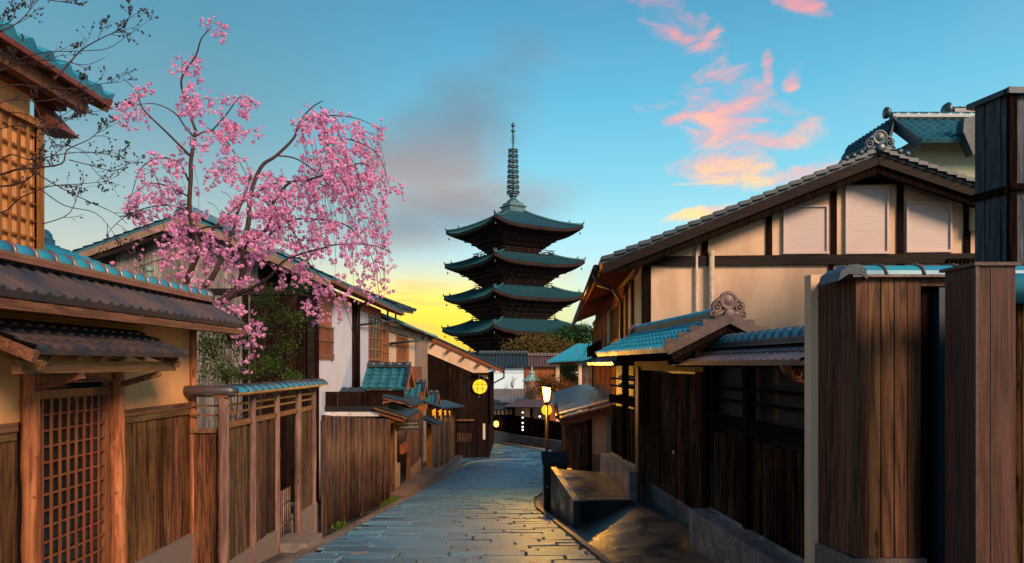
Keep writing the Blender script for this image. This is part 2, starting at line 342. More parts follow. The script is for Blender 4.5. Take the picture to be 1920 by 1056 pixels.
    # ridge: stacked flat courses under a round cover tile with raised bands
    def ridge(s, p0, p1, r=.1, band=.25, courses=2, ch=.035, cw=None, m=0, mc=0, bm=None, seg=10):
        p0 = Vector(p0); p1 = Vector(p1); t = (p1 - p0).normalized(); L = (p1 - p0).length; cw = cw or r * 1.5
        for i in range(courses):
            o = Vector((0, 0, ch * (i + .5))); wdt = cw * 2 * (1 + .12 * (courses - i))
            s.beam(p0 + o, p1 + o, wdt, ch * .86, mc)
        o = Vector((0, 0, courses * ch)); nb = max(1, round(L / band)); pts = []; rr = []
        for i in range(nb):
            a = p0 + o + t * (L * i / nb); b = p0 + o + t * (L * (i + .94) / nb)
            s.tube([a, a.lerp(b, .5), b], [r * .96, r, r * 1.0], 10, m)
            c = p0 + o + t * (L * (i + .97) / nb)
            s.tube([c - t * r * .16, c, c + t * r * .16], [r * 1.06, r * 1.16, r * 1.06], 10, m if bm is None else bm)
        return s
    def planks(s, fr, a0, a1, b, z0, z1, wd=.15, th=.025, m=0, jit=.008, batten=0.0, z0b=None, z1b=None, gap=.008):
        n = max(1, round((a1 - a0) / wd)); w_ = (a1 - a0) / n; z0b = z0 if z0b is None else z0b; z1b = z1 if z1b is None else z1b
        for i in range(n):
            t0, t1 = i / n, (i + 1) / n; g1 = gap if i < n - 1 else 0; o = U(-jit, jit)
            e = batten if i % 2 else 0
            s.box(fr, a0 + i * w_ + (0 if not e else -.012), a0 + (i + 1) * w_ - g1 + (0 if not e else .012), b - th + e, b + o + e, z0 + (z0b - z0) * t0, z1 + (z1b - z1) * t0, m,
                  z0 + (z0b - z0) * t1, z1 + (z1b - z1) * t1)
        return s
    def log(s, p0, p1, r, m=0, knots=6, n=12, lean=.012):
        p0 = Vector(p0); p1 = Vector(p1); k = 16; pts = []; rr = []
        for i in range(k + 1):
            t = i / k; pts.append(p0.lerp(p1, t) + Vector((U(-lean, lean), U(-lean, lean), 0)) * r * 8 * .6); rr.append(r * U(.93, 1.07) * (1.06 - .1 * t))
        s.tube(pts, rr, n, m)
        for i in range(knots):
            t = U(.08, .92); an = U(-2.8, .2); q = p0.lerp(p1, t); dr = Vector((math.cos(an), math.sin(an), .15))
            s.lathe(q + dr * r * .8, [(r * .26, -r * .1), (r * .22, r * .20), (r * .12, r * .24), (r * .03, r * .15)], 8, m, dr)
        return s
    def leaf(s, c, size, m=0, n=1, flat=1.0):
        for _ in range(n):
            a = Vector((U(-1, 1), U(-1, 1), U(-1, 1) * flat)); a = a.normalized() if a.length > .1 else Vector((1, 0, 0)); b = a.orthogonal().normalized()
            b = Matrix.Rotation(U(0, 6.28), 3, a) @ b; k = size * U(.7, 1.3); c_ = Vector(c)
            s.add([c_ - a * k * .5, c_ + b * k * .38, c_ + a * k * .5, c_ - b * k * .38], [(0, 1, 2, 3)], m)
WL = {}
def build(mb, name, mats, parent=None, loc=None):
    me = bpy.data.meshes.new(name); o = bpy.data.objects.new(name, me); C.objects.link(o)
    L = Vector(loc) if loc is not None else (WL[parent.name] if parent else Vector((0, 0, 0)))
    me.from_pydata([(x - L.x, y - L.y, z - L.z) for x, y, z in mb.v], [], mb.f)
    for q in (mats if isinstance(mats, (list, tuple)) else [mats]): me.materials.append(M[q])
    me.polygons.foreach_set('material_index', mb.m); me.polygons.foreach_set('use_smooth', mb.sm); me.update()
    if parent: o.parent = parent
    else: o.location = L
    WL[o.name] = L
    return o
def tag(o, label=None, cat=None, group=None, kind=None):
    if label: o['label'] = label
    if cat: o['category'] = cat
    if group: o['group'] = group
    if kind: o['kind'] = kind
    return o
def thing(name, label, cat, loc, group=None):
    o = bpy.data.objects.new(name, None); C.objects.link(o); o.location = loc; o.empty_display_size = .2; WL[o.name] = Vector(loc); return tag(o, label, cat, group)
def part(name, mb, mats, parent, label=None): return tag(build(mb, name, mats, parent), label)
def single(name, mb, mats, label, cat, loc, group=None): return tag(build(mb, name, mats, None, loc), label, cat, group)
def struct(name, mb, mats, kind='structure'): return tag(build(mb, name, mats, None, (0, 0, 0)), kind=kind)

# ------------------------------------------------------------------ ground and street
def gz(d):
    K = [(-20, .6), (0, -1.54), (40, -5.94), (47, -6.3), (54, -6.5), (75, -7.2), (104, -10), (400, -16)]
    for (a, za), (b, zb) in zip(K, K[1:]):
        if d <= b: return za + (zb - za) * (d - a) / (b - a)
    return -16
g0 = MB(); xs = [-400, -120, -40, -12, -3.4, 0, 3, 12, 40, 120, 400]; ds = [-15, 0, 10, 20, 30, 40, 47, 54, 62, 75, 90, 104, 160, 400, 900]
g0.add([(x, d, gz(d) - .06) for d in ds for x in xs], [(i * 11 + j, i * 11 + j + 1, (i + 1) * 11 + j + 1, (i + 1) * 11 + j) for i in range(len(ds) - 1) for j in range(10)])
struct('ground', g0, 'earth')
def lerpk(K, d):
    if d <= K[0][0]: return K[0][1]
    for (a, za), (b, zb) in zip(K, K[1:]):
        if d <= b: return za + (zb - za) * (d - a) / (b - a)
    return K[-1][1]
RE = [(3, 1.62), (16, .53), (19, .62), (22, 1.1), (30, 1.6), (45, 2.6), (52, 3.0), (56, .2), (75, -7)]
LE = [(3, -2.8), (40, -2.8), (43, -2.75), (46, -4), (50, -9), (75, -16)]
rd = MB(); st_ = MB(); d = 3.0; rw = 0
while d < 66:
    L = .30 if d < 30 else .5; x0, x1 = lerpk(LE, d), lerpk(RE, d); x = x0 + (0 if rw % 2 else U(.1, .4)) - .2
    while x < x1:
        wdt = U(.6, 1.15); a, b = max(x, x0), min(x + wdt, x1)
        if b - a > .05:
            gp = .009; e = .014; h = U(-.004, .005); z = lambda dd, t=0: gz(dd) + h + t * .0; tl = U(-.009, .009); lf = U(-.006, .03)
            o = [(a + gp, d + gp, gz(d) - .02), (b - gp, d + gp, gz(d) - .02), (b - gp, d + L - gp, gz(d + L) - .02), (a + gp, d + L - gp, gz(d + L) - .02)]
            i_ = [(a + gp + e, d + gp + e, gz(d) + h + tl), (b - gp - e, d + gp + e, gz(d) + h - tl), (b - gp - e, d + L - gp - e, gz(d + L) + h + lf), (a + gp + e, d + L - gp - e, gz(d + L) + h + lf)]
            rd.add(o + i_, [(4, 5, 6, 7), (0, 1, 5, 4), (1, 2, 6, 5), (2, 3, 7, 6), (3, 0, 4, 7)])
        x += wdt
    d += L; rw += 1
for _ in range(120):
    d = U(6, 22) ** 1; x = U(-2.2, lerpk(RE, d) - .3); s_ = U(.035, .055)
    zz = gz(d) + .012; k = .11 * s_
    rd.add([(x - s_, d - s_, zz + k - .02), (x + s_, d - s_, zz + k - .02), (x + s_, d + s_, zz - k - .02), (x - s_, d + s_, zz - k - .02), (x - s_ * .8, d - s_ * .8, zz + k), (x + s_ * .8, d - s_ * .8, zz + k), (x + s_ * .8, d + s_ * .8, zz - k), (x - s_ * .8, d + s_ * .8, zz - k)],
           [(4, 5, 6, 7), (0, 1, 5, 4), (1, 2, 6, 5), (2, 3, 7, 6), (3, 0, 4, 7)], 1)
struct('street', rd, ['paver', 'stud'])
def strip(mb, fn0, fn1, d0, d1, zo0, zo1, st=1.0, m=0):      # ribbon following the slope between two edge lines
    ks = []; d = d0
    while d < d1 + 1e-6: ks.append(d); d += st
    vs = []
    for d in ks: vs += [(fn0(d), d, gz(d) + zo0), (fn1(d), d, gz(d) + zo1)]
    mb.add(vs, [(2 * i, 2 * i + 1, 2 * i + 3, 2 * i + 2) for i in range(len(ks) - 1)], m)
kb = MB(); d = 4.0                                               # kerb stones, left edge then right gutter edge
while d < 42:
    L = U(.55, .75); z = gz(d + L / 2); t = .11 * L / 2
    for xx, wd, h in ((-2.93, .11, .035), (lerpk(RE, d) + .03, .09, .03)):
        if xx > 0 and d > 17: continue
        x2 = xx if xx < 0 else lerpk(RE, d + L) + .03
        kb.hexa([(xx, d, z + t - .1), (xx + wd, d, z + t - .1), (x2 + wd, d + L - .01, z - t - .1), (x2, d + L - .01, z - t - .1), (xx, d, z + t + h), (xx + wd, d, z + t + h), (x2 + wd, d + L - .01, z - t + h), (x2, d + L - .01, z - t + h)])
    d += L
struct('kerb', kb, 'kerb')
pv = MB(); strip(pv, lambda d: -3.75, lambda d: -2.95, 3, 46, -.02, -.035); strip(pv, lambda d: lerpk(RE, d) + .12, lambda d: lerpk(RE, d) + 2.2, 3, 50, -.045, -.02)
struct('gutter', pv, 'concrete_wet')
k2 = MB(); pts = [(-2.9, 41.5), (-2.6, 43), (-1.9, 44.3), (-.9, 45.2), (.2, 45.6)]
k2.tube([(x, d, gz(d) + .02) for x, d in pts], .06, 6)
k2.tube([(2.5, 52.3, -6.42), (0, 56.5, -6.52), (-2.5, 61, -6.66), (-7, 69, -6.95)], .09, 6)
struct('far_kerb', k2, 'kerb')

# frames
Lf = Fr((-3.7, 0, 0), (0, 1, 0), (1, 0, 0))
L2 = Fr((-3.3, 0, 0), (0, 1, 0), (1, 0, 0))
L3 = Fr((-3.2, 0, 0), (0, 1, 0), (1, 0, 0))
W0 = Fr((0, 0, 0), (1, 0, 0), (0, -1, 0))       # faces the camera, b = -depth
def facing(d): return Fr((0, d, 0), (1, 0, 0), (0, -1, 0))

# ================================================================== LEFT 1: plaster gatehouse with lattice door
H = thing('gatehouse', 'orange plaster gatehouse with lattice door and brown tiled roof at the left edge', 'house', (-4.2, 6, gz(6)))
b_ = MB()
b_.box(Lf, 2.6, 8.0, -.14, 0, -.02, .72).box(Lf, 2.6, 5.22, -.14, 0, -.43, -.02).box(Lf, 6.42, 8.0, -.14, 0, -.43, -.02)
b_.box(Lf, 7.86, 8.0, -2.2, -.14, -2.3, .72)
b_.box(Lf, 5.0, 8.0, -2.2, -2.06, -2.3, .72)
part('wall', b_, 'plaster_orange', H)
for a0, a1 in ((2.6, 5.15), (6.45, 7.93)):
    part('wainscot_rail', MB().box(Lf, a0, a1, -.02, .035, -.495, -.43).box(Lf, a0, a1, -.02, .022, -.56, -.495), 'wood_rail', H)
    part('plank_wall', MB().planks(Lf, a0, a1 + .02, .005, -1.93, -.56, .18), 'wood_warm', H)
b_ = MB(); b_.box(Lf, 2.6, 5.2, -.1, .05, -2.7, -1.935).box(Lf, 6.43, 7.98, -.1, .05, -2.7, -1.935).box(Lf, 5.2, 6.43, -.1, .02, -2.7, -2.03)
part('foundation', b_, 'granite', H)
for a, r, zt in ((5.25, .062, .12), (6.41, .064, .05)):
    part('log_post', MB().log(Lf.p(a, .06, -2.25), Lf.p(a, .05, zt), r, knots=9), 'wood_log', H)
part('log_post', MB().log(Lf.p(7.98, .03, -2.6), Lf.p(7.98, .03, .4), .04, knots=6), 'wood_log', H)
part('lintel', MB().box(Lf, 5.31, 6.35, 0, .07, -.15, -.065), 'wood_rail', H)
dr = part('lattice_door', MB().box(Lf, 5.31, 5.35, -.05, .02, -2.0, -.2).box(Lf, 6.31, 6.35, -.05, .02, -2.0, -.2).box(Lf, 5.35, 6.31, -.05, .02, -.27, -.2).box(Lf, 5.35, 6.31, -.05, .02, -2.0, -1.9), 'wood_lattice', H)
b_ = MB()
for i in range(1, 9): b_.box(Lf, 5.35 + .107 * i - .012, 5.35 + .107 * i + .012, -.004, .008, -1.9, -.27)
for i in range(1, 13): b_.box(Lf, 5.35, 6.31, -.014, -.004, -.27 - .127 * i - .009, -.27 - .127 * i + .009)
part('lattice', b_, 'wood_lattice', dr)
part('glass', MB().box(Lf, 5.35, 6.31, -.045, -.035, -1.9, -.27), 'glass_dark', dr)
part('dark_interior', MB().box(Lf, 5.3, 6.36, -.14, -.06, -2.03, -.02), 'black', H)  # black slab standing in for the unlit interior behind the lattice
# small roof over the door
pr = part('door_roof', MB().tiles(Lf.p(4.55, .57, .10), Lf.p(6.72, .57, .10), Lf.p(6.72, 0, .33), Lf.p(4.55, 0, .33), .135, .17, .016, .02, 'wave', .035), 'tile_brown', H)
b_ = MB()
b_.beam(Lf.p(4.5, .61, .05), Lf.p(4.5, -.02, .31), .05, .07).beam(Lf.p(4.66, .55, -.01), Lf.p(4.66, -.02, .20), .05, .06).beam(Lf.p(6.66, .5, .0), Lf.p(6.66, 0, .19), .05, .06)
b_.box(Lf, 4.6, 6.7, .38, .45, -.06, .03)
for a in (4.8, 5.1, 5.4, 5.7, 6.0, 6.3, 6.6): b_.beam(Lf.p(a, .52, .045), Lf.p(a, 0, .25), .04, .03)
for a in (5.25, 6.4): b_.beam(Lf.p(a, .45, -.08), Lf.p(a, .03, -.2), .05, .05)
b_.box(Lf, 4.9, 6.9, .0, .05, .36, .385).box(Lf, 4.9, 6.9, .0, .035, .335, .358)
part('bracket_frame', b_, 'wood_rail', H)
part('lamp_case', MB().box(Lf, 5.55, 5.85, .1, .2, -.06, -.015), 'white_paint', H)
# main roof over the wall
part('roof', MB().tiles(Lf.p(2.3, .47, .48), Lf.p(8.38, .47, .48), Lf.p(8.38, .02, .74), Lf.p(2.3, .02, .74), .15, .5, .016, .012, 'strip', .05, n=6)
     .tiles(Lf.p(8.38, -2.2, .25), Lf.p(2.3, -2.2, .25), Lf.p(2.3, -.02, .74), Lf.p(8.38, -.02, .74), .2, .3, .02, .02, 'wave', .05), ['tile_brown'], H)
b_ = MB(); b_.box(Lf, 2.3, 8.36, .36, .46, .36, .425); 
for i in range(20): b_.beam(Lf.p(2.5 + i * .3, .45, .40), Lf.p(2.5 + i * .3, 0, .64), .04, .045)
b_.box(Lf, 2.6, 8.1, -.02, .06, .5, .6)
part('eave_board', b_, 'wood_rail', H)
part('ridge', MB().ridge(Lf.p(2.3, 0, .745), Lf.p(8.3, 0, .745), .085, .23, 2, .035, .1, 0, 1, 1), ['tile_blue', 'tile_orange'], H)
part('ridge_end', MB().lathe(Lf.p(8.30, 0, .80), [(.10, 0), (.125, .02), (.125, .05), (.09, .075), (.02, .08)], 16, axis=Vector((0, 1, 0))).box(Lf, 8.3, 8.36, -.11, .11, .70, .82), 'tile_navy', H)

# rear house behind: low tiled roof + lattice storey + big eave
H = thing('lattice_house', 'two storey house with a wooden lattice screen behind the plaster gatehouse', 'house', (-6, 5, gz(5)))
Ls = Fr((-4.5, 0, 0), (0, 1, 0), (1, 0, 0))
part('wall', MB().box(Ls, 2.0, 6.5, -.3, -.02, -2, 2.7).box(Ls, 6.4, 6.5, -3.5, -.3, -2, 2.6), 'plaster_orange', H)
b_ = MB(); z0, z1 = .8, 2.22
b_.box(Ls, 3.4, 3.48, 0, .07, z0, z1).box(Ls, 6.49, 6.57, -.01, .07, z0, z1).box(Ls, 3.4, 6.57, -.005, .085, z1, z1 + .07).box(Ls, 4.97, 5.05, 0, .07, z0, z1)
part('lattice_frame', b_, 'wood_orange', H)
b_ = MB()
for i in range(27): b_.box(Ls, 3.5 + i * .115, 3.52 + i * .115, .03, .05, z0, z1)
for i in range(9): b_.box(Ls, 3.48, 6.49, .024, .04, z0 + .05 + i * .16, z0 + .07 + i * .16)
part('lattice', b_, 'wood_orange', H)
part('screen', MB().box(Ls, 3.48, 6.49, -.015, .01, z0, z1), 'plaster_orange', H)
ro = part('roof', MB().tiles((-4.12, 2.0, 2.73), (-4.12, 7.15, 2.73), (-6.8, 7.15, 4.0), (-6.8, 2.0, 4.0), .24, .28, .035, .03, 'round', .05), 'tile_blue', H)
b_ = MB()
for i in range(16): b_.beam((-4.18, 2.3 + i * .29, 2.66), (-4.6, 2.3 + i * .29, 2.86), .06, .08)
b_.beam((-4.16, 2, 2.70), (-4.16, 7.12, 2.70), .05, .10); b_.beam((-4.5, 2, 2.62), (-4.5, 6.9, 2.62), .14, .2).beam((-4.3, 2, 2.58), (-4.3, 6.95, 2.58), .1, .12)
b_.beam((-4.14, 7.12, 2.66), (-6.8, 7.12, 3.92), .06, .14)
part('rafter', b_, 'wood_lattice', H)
b_ = MB(); b_.prism(Fr((-4.5, 6.6, 0), (1, 0, 0), (0, -1, 0)), [(-.05, 2.25), (.2, 2.25), (-.05, 2.52)], -.3, 0)
part('side_hood', b_, 'wood_lattice', H)
part('lower_roof', MB().tiles((-3.86, 6.6, .80), (-3.86, 8.3, .80), (-5.65, 8.3, 1.48), (-5.65, 6.6, 1.48), .13, .13, .012, .016, 'wave', .05), 'tile_blue', H)
part('roof_end_tile', MB().lathe((-5.62, 8.2, 1.5), [(.1, 0), (.13, .03), (.13, .1), (.05, .13)], 12, axis=Vector((0, 1, 0))).box(W0, -5.74, -5.5, -8.35, -8.2, 1.36, 1.5), 'tile_blue', H)
single('roof_vent', MB().tube([(-5.7, 10.9, -2.7), (-5.7, 10.9, 1.45)], .035, 10).lathe((-5.7, 10.9, 1.45), [(.03, 0), (.06, .02), (.062, .05), (.05, .08), (.025, .10), (.005, .105)], 14), 'verdigris',
       'slim pipe with a round teal cap beside the cherry blossom', 'vent', (-5.7, 10.9, -2.7))

# ================================================================== LEFT 2: tile-capped post fence
H = thing('post_fence', 'plank fence on log posts with a blue tile capping and open rails', 'fence', (-3.3, 9.8, gz(9.8)))
for a, r in ((7.86, .06), (8.74, .045), (9.64, .045), (10.6, .055), (11.42, .045)):
    part('post', MB().log(L2.p(a, .03, gz(a) - .1), L2.p(a, .03, -.36), r, knots=8), 'wood_loggrey', H)
for a0, a1 in ((7.93, 9.6), (10.66, 11.5)):
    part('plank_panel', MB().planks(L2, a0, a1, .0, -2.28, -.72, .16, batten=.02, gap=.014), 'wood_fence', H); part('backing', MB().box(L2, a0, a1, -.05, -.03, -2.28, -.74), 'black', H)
Fc = facing(7.95)
part('return_panel', MB().planks(Fc, -3.68, -3.36, 0, -2.5, -.78, .33), 'wood_warm', H)
b_ = MB()
b_.box(L2, 7.9, 11.5, -.01, .045, -.73, -.665)
for z in (-.47, -.56): b_.box(L2, 7.9, 11.5, .0, .03, z - .013, z + .013)
b_.box(Fc, -3.68, -3.36, -.01, .03, -.78, -.73)
for z in (-.47, -.58): b_.box(Fc, -3.68, -3.36, 0, .03, z - .012, z + .012)
b_.box(L2, 7.8, 11.6, -.06, .1, -.37, -.335)
part('rail', b_, 'wood_rail', H)
part('foundation', MB().box(L2, 7.9, 9.62, -.08, .05, -2.75, -2.285), 'granite', H); part('foundation', MB().box(L2, 10.62, 11.55, -.08, .06, -3.0, -2.285), 'granite', H)
b_ = MB(); n = 15
for i in range(n):
    a = 7.98 + i * .25; P0 = L2.p(a, .02, -.325); P1 = L2.p(a + .245, .02, -.325); k = []
    for P in (P0, P0 + (P1 - P0) * .8, P1):
        rr = .15 if P is not P1 else .15
        k += [P + Vector((math.cos(t) * rr, 0, math.sin(t) * rr * .5)) for t in [math.pi * j / 8 for j in range(9)]]
    b_.add(k, [(q * 9 + j, q * 9 + j + 1, (q + 1) * 9 + j + 1, (q + 1) * 9 + j) for q in range(2) for j in range(8)] + [tuple(range(9))[::-1], tuple(range(18, 27))], 0, False)
    b_.tube([P1 + Vector((math.cos(t) * .155, 0, math.sin(t) * .085)) for t in [math.pi * j / 8 for j in range(9)]], .014, 6, 1)
b_.tube([(-3.75, 7.86, -.30), (-3.5, 7.86, -.30), (-3.2, 7.86, -.30), (-3.12, 7.9, -.31)], [.065, .068, .07, .05], 10, 1)
b_.box(L2, 7.8, 11.75, -.16, .19, -.345, -.32, 1)
part('tile_cap', b_, ['tile_blue', 'tile_brown'], H)
b_ = MB()
for i in range(9): b_.tube([L2.p(9.78 + i * .095, -.08, gz(9.8) + .1), L2.p(9.78 + i * .095, -.08, -1.85)], .012, 6)
for z in (-2.35, -2.05): b_.tube([L2.p(9.7, -.065, z), L2.p(10.6, -.065, z)], .012, 6)
part('low_gate', b_, 'wood_loggrey', H)
single('doorstep_stone', MB().prism(Fr((-3.3, 10.1, 0), (0, 1, 0), (1, 0, 0)), [(-.35, gz(9.7) - .05), (.45, gz(10.5) - .05), (.42, gz(10.1) + .1), (-.33, gz(10.1) + .13)], -.1, .42), 'kerb', 'flat grey doorstep stone in front of the low bamboo gate', 'stone', (-3.1, 10.1, gz(10.1)))

# ================================================================== LEFT 3: bamboo fence
H = thing('bamboo_fence', 'tall weathered fence of narrow upright bamboo stalks beside the street', 'fence', (-3.2, 14.8, gz(14.8)))
b_ = MB(); a = 11.95
while a < 18.0:
    r = U(.016, .024); t = (a - 11.7) / 6.3; zt = -.86 - .56 * t + U(-.015, .015); zb = gz(a) + .02
    b_.tube([L3.p(a, U(0, .01), zb), L3.p(a, U(0, .01), zt)], r, 6); a += 2 * r + .014
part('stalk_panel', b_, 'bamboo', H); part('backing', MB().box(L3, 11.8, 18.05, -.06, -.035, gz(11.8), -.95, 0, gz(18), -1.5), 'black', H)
for a, w_ in ((11.8, .13), (14.75, .04), (17.3, .06), (18.05, .1)): part('post', MB().box(L3, a - w_ / 2, a + w_ / 2, -.03, .03, gz(a) - .1, -.85 - .56 * (a - 11.7) / 6.3), 'wood_fence', H)
mo = MB()
for _ in range(420):
    a = random.choice([U(12, 12.8), U(16.2, 18.2), U(17.6, 18.6)]); mo.leaf((-3.12 + U(-.02, .16), a, gz(a) + U(-.02, .09)), .045)
struct('moss', mo, 'moss', 'stuff')

# yard shed wall behind the bamboo fence
H = thing('yard_shed', 'low dark shed with a pale band below its roof, behind the bamboo fence', 'shed', (-4.3, 18.6, gz(18.6)))
f = facing(18.5)
part('plank_wall', MB().planks(f, -5.25, -3.45, 0, -1.1, -.72, .3), 'wood_blackbrown', H)
part('roof_band', MB().box(f, -5.3, -3.35, -.2, .08, -1.24, -1.1), 'black', H)
part('pale_band', MB().box(f, -5.2, -3.45, -.1, .06, -1.37, -1.245), 'white_paint', H)
part('wall', MB().box(f, -5.3, -3.5, -.3, 0, gz(18.5) - .1, -1.375), 'wood_blackbrown', H)

# ================================================================== LEFT 4: weathered barn-like house
H = thing('weathered_house', 'tall gabled house with bleached upright planks behind the cherry tree', 'house', (-8, 20, gz(20)))
f = facing(17.5)
def gable(a): return (3.62 - .44 * (a + 8.04)) if a > -8.04 else (3.62 - .34 * (-8.04 - a))
b_ = MB(); a = -11.6
while a < -5.02:
    w_ = U(.16, .26); a1 = min(a + w_, -5.0); zt = min(gable(a), gable(a1)) - .12; mi = 0 if a < -6.6 else 1
    b_.box(f, a, a1 - .006, -.04, U(0, .012), 1.92, zt, mi); b_.box(f, a, a1 - .006, -.04, U(0, .012), gz(17.5), 1.78, 1 if a > -6.9 else 0)
    if R() < .5: b_.box(f, a1 - .02, a1 + .02, .012, .03, gz(17.5), zt, mi)
    a = a1
part('plank_wall', b_, ['wood_grey', 'wood_blackbrown'], H)
part('belt_beam', MB().box(f, -11.7, -5.0, -.04, .06, 1.78, 1.92).box(f, -5.14, -4.98, .02, .08, gz(17), 2.2), 'wood_beam', H)
ro = MB().tiles((-4.4, 28.2, 2.12), (-4.4, 17.0, 2.12), (-8.04, 17.0, 3.72), (-8.04, 28.2, 3.72), .27, .27, .03, .03, 'wave', .06)
ro.tiles((-11.5, 17.0, 2.5), (-11.5, 28.2, 2.5), (-8.04, 28.2, 3.72), (-8.04, 17.0, 3.72), .27, .27, .03, .03, 'wave', .06)
part('roof', ro, 'tile_teal', H)
b_ = MB(); b_.beam((-4.45, 17.03, 2.0), (-8.04, 17.03, 3.58), .05, .2).beam((-11.5, 17.03, 2.38), (-8.04, 17.03, 3.58), .05, .2)
b_.beam((-4.5, 17.12, 1.90), (-8.04, 17.12, 3.42), .1, .16, 1).beam((-11.5, 17.12, 2.25), (-8.04, 17.12, 3.42), .1, .16, 1)
part('verge_board', b_, ['plaster_grey', 'wood_beam'], H)
part('ridge', MB().ridge((-8.04, 17.0, 3.72), (-8.04, 28, 3.72), .1, .3, 3, .05), 'tile_teal', H)
f5 = Fr((-5, 0, 0), (0, 1, 0), (1, 0, 0))
b_ = MB(); b_.box(f5, 17.6, 26.6, -.2, -.02, gz(26), 2.1)
part('side_wall', b_, 'wood_orange', H)
for a0, a1, o, z in ((17.72, 19.15, .02, .15), (19.3, 21.4, .06, 1.9), (22.4, 23.9, .05, 1.75)): part('plaster_panel', MB().box(f5, a0, a1, -.02, o, gz(a0), z), 'plaster_white', H)
b_ = MB(); b_.box(f5, 17.6, 19.25, .02, .07, .15, .3).box(f5, 17.6, 19.25, .02, .07, .98, 1.03).box(f5, 17.6, 19.25, .02, .07, .62, .66)
for i in range(9): b_.box(f5, 17.65 + i * .19, 17.69 + i * .19, .03, .06, .3, .98)
part('balcony_rail', b_, 'wood_rail', H)
part('side_post', MB().box(f5, 21.45, 22.3, -.02, .12, gz(22), 2.0), 'wood_blackbrown', H); part('side_post', MB().box(f5, 17.5, 17.62, 0, .1, gz(18), 2.1), 'wood_blackbrown', H)
def latwin(fr, a0, a1, z0, z1, na, nz, parent, b=.0, lit='glass_dark', wd='wood_orange', t=.05):
    o = part('window', MB().box(fr, a0, a0 + t, b, b + .06, z0, z1).box(fr, a1 - t, a1, b, b + .06, z0, z1).box(fr, a0 + t, a1 - t, b, b + .06, z1 - t, z1).box(fr, a0 + t, a1 - t, b, b + .06, z0, z0 + t), wd, parent)
    q = MB()
    for i in range(1, na): x = a0 + (a1 - a0) * i / na; q.box(fr, x - t * .3, x + t * .3, b + .02, b + .045, z0 + t, z1 - t)
    for i in range(1, nz): z = z0 + (z1 - z0) * i / nz; q.box(fr, a0 + t, a1 - t, b + .025, b + .05, z - t * .3, z + t * .3)
    part('glazing_bars', q, wd, o); part('pane', MB().box(fr, a0 + t, a1 - t, b + .002, b + .012, z0 + t, z1 - t), lit, o); return o
latwin(f5, 24.0, 26.5, .15, 1.75, 4, 4, H, .0, t=.08)
b_ = MB(); b_.box(f5, 23.95, 26.6, .02, .16, -.5, .1)
part('window_base', b_, 'wood_rail', H)
b_ = MB()
for i in range(36): b_.beam((-4.46, 17.2 + i * .31, 2.0), (-5.02, 17.2 + i * .31, 2.2), .06, .08)
b_.beam((-4.4, 17.05, 2.05), (-4.4, 28.2, 2.05), .05, .09)
part('rafters', b_, 'wood_lattice', H)
part('gutter_pipe', MB().tube([(-4.5, 21.6, 1.95), (-4.75, 21.6, 1.8), (-4.86, 21.7, 1.5), (-4.86, 21.75, -1.5)], .05, 8).tube([(-4.86, 21.9, 1.25), (-4.5, 27, 1.72)], .035, 6), 'metal_dark', H)

# next house with the lower green roof
H = thing('balcony_house', 'plaster house with orange timber frame and pale green roof before the dark gable', 'house', (-6, 34, gz(34)))
f6 = Fr((-5.6, 0, 0), (0, 1, 0), (1, 0, 0))
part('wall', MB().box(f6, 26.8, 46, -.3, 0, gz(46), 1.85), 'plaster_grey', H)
for a0, a1 in ((31.0, 33.2), (37.0, 39.5)): part('plaster_panel', MB().box(f6, a0, a1, 0, .05, -1.5, 1.75), 'plaster_cream', H)
b_ = MB(); b_.box(f6, 30.2, 31.0, 0, .1, gz(31), 1.85).box(f6, 33.2, 33.5, 0, .1, -2, 1.85).box(f6, 36.6, 37.0, 0, .1, -2, 1.85).box(f6, 26.8, 40, 0, .12, 1.5, 1.8)
part('timber_frame', b_, 'wood_orange', H)
latwin(f6, 33.5, 36.6, .1, 1.45, 5, 2, H, .0, 'wood_lattice', t=.1)
b_ = MB(); b_.box(f6, 26.8, 30.4, .1, .2, -.05, .05).box(f6, 26.8, 30.4, .1, .2, .5, .56).box(f6, 26.8, 30.4, .1, .2, .85, .93).box(f6, 26.8, 30.4, .1, .3, -.4, -.05)
for i in range(12): b_.box(f6, 26.9 + i * .3, 26.97 + i * .3, .12, .18, .05, .85)
b_.box(f6, 33.4, 40, .1, .4, -.8, -.1)
part('balcony_rail', b_, 'wood_orange', H)
part('roof', MB().tiles((-5.15, 48, 1.93), (-5.15, 27.2, 1.93), (-7.6, 27.2, 2.75), (-7.6, 48, 2.75), .3, .3, .03, .03, 'wave', .07), 'verdigris', H)
part('upper_roof', MB().tiles((-4.45, 32.3, 2.55), (-4.45, 26.5, 2.3), (-7.2, 26.5, 3.4), (-7.2, 32.3, 3.55), .3, .3, .03, .03, 'wave', .09), ['tile_slate'], H)
part('upper_frame', MB().beam((-4.6, 26.5, 2.18), (-4.6, 32, 2.42), .1, .14).beam((-5.2, 29, 2.0), (-5.2, 29, 2.5), .07, .07).beam((-5.2, 31, 2.0), (-5.2, 31, 2.5), .07, .07), 'wood_orange', H)
part('gutter_pipe', MB().tube([(-5.1, 27.2, 1.86), (-5.1, 40, 1.86)], .05, 6).tube([(-5.1, 39.8, 1.86), (-5.1, 39.8, 1.4), (-5.45, 31, .95)], .06, 6), 'metal_dark', H)

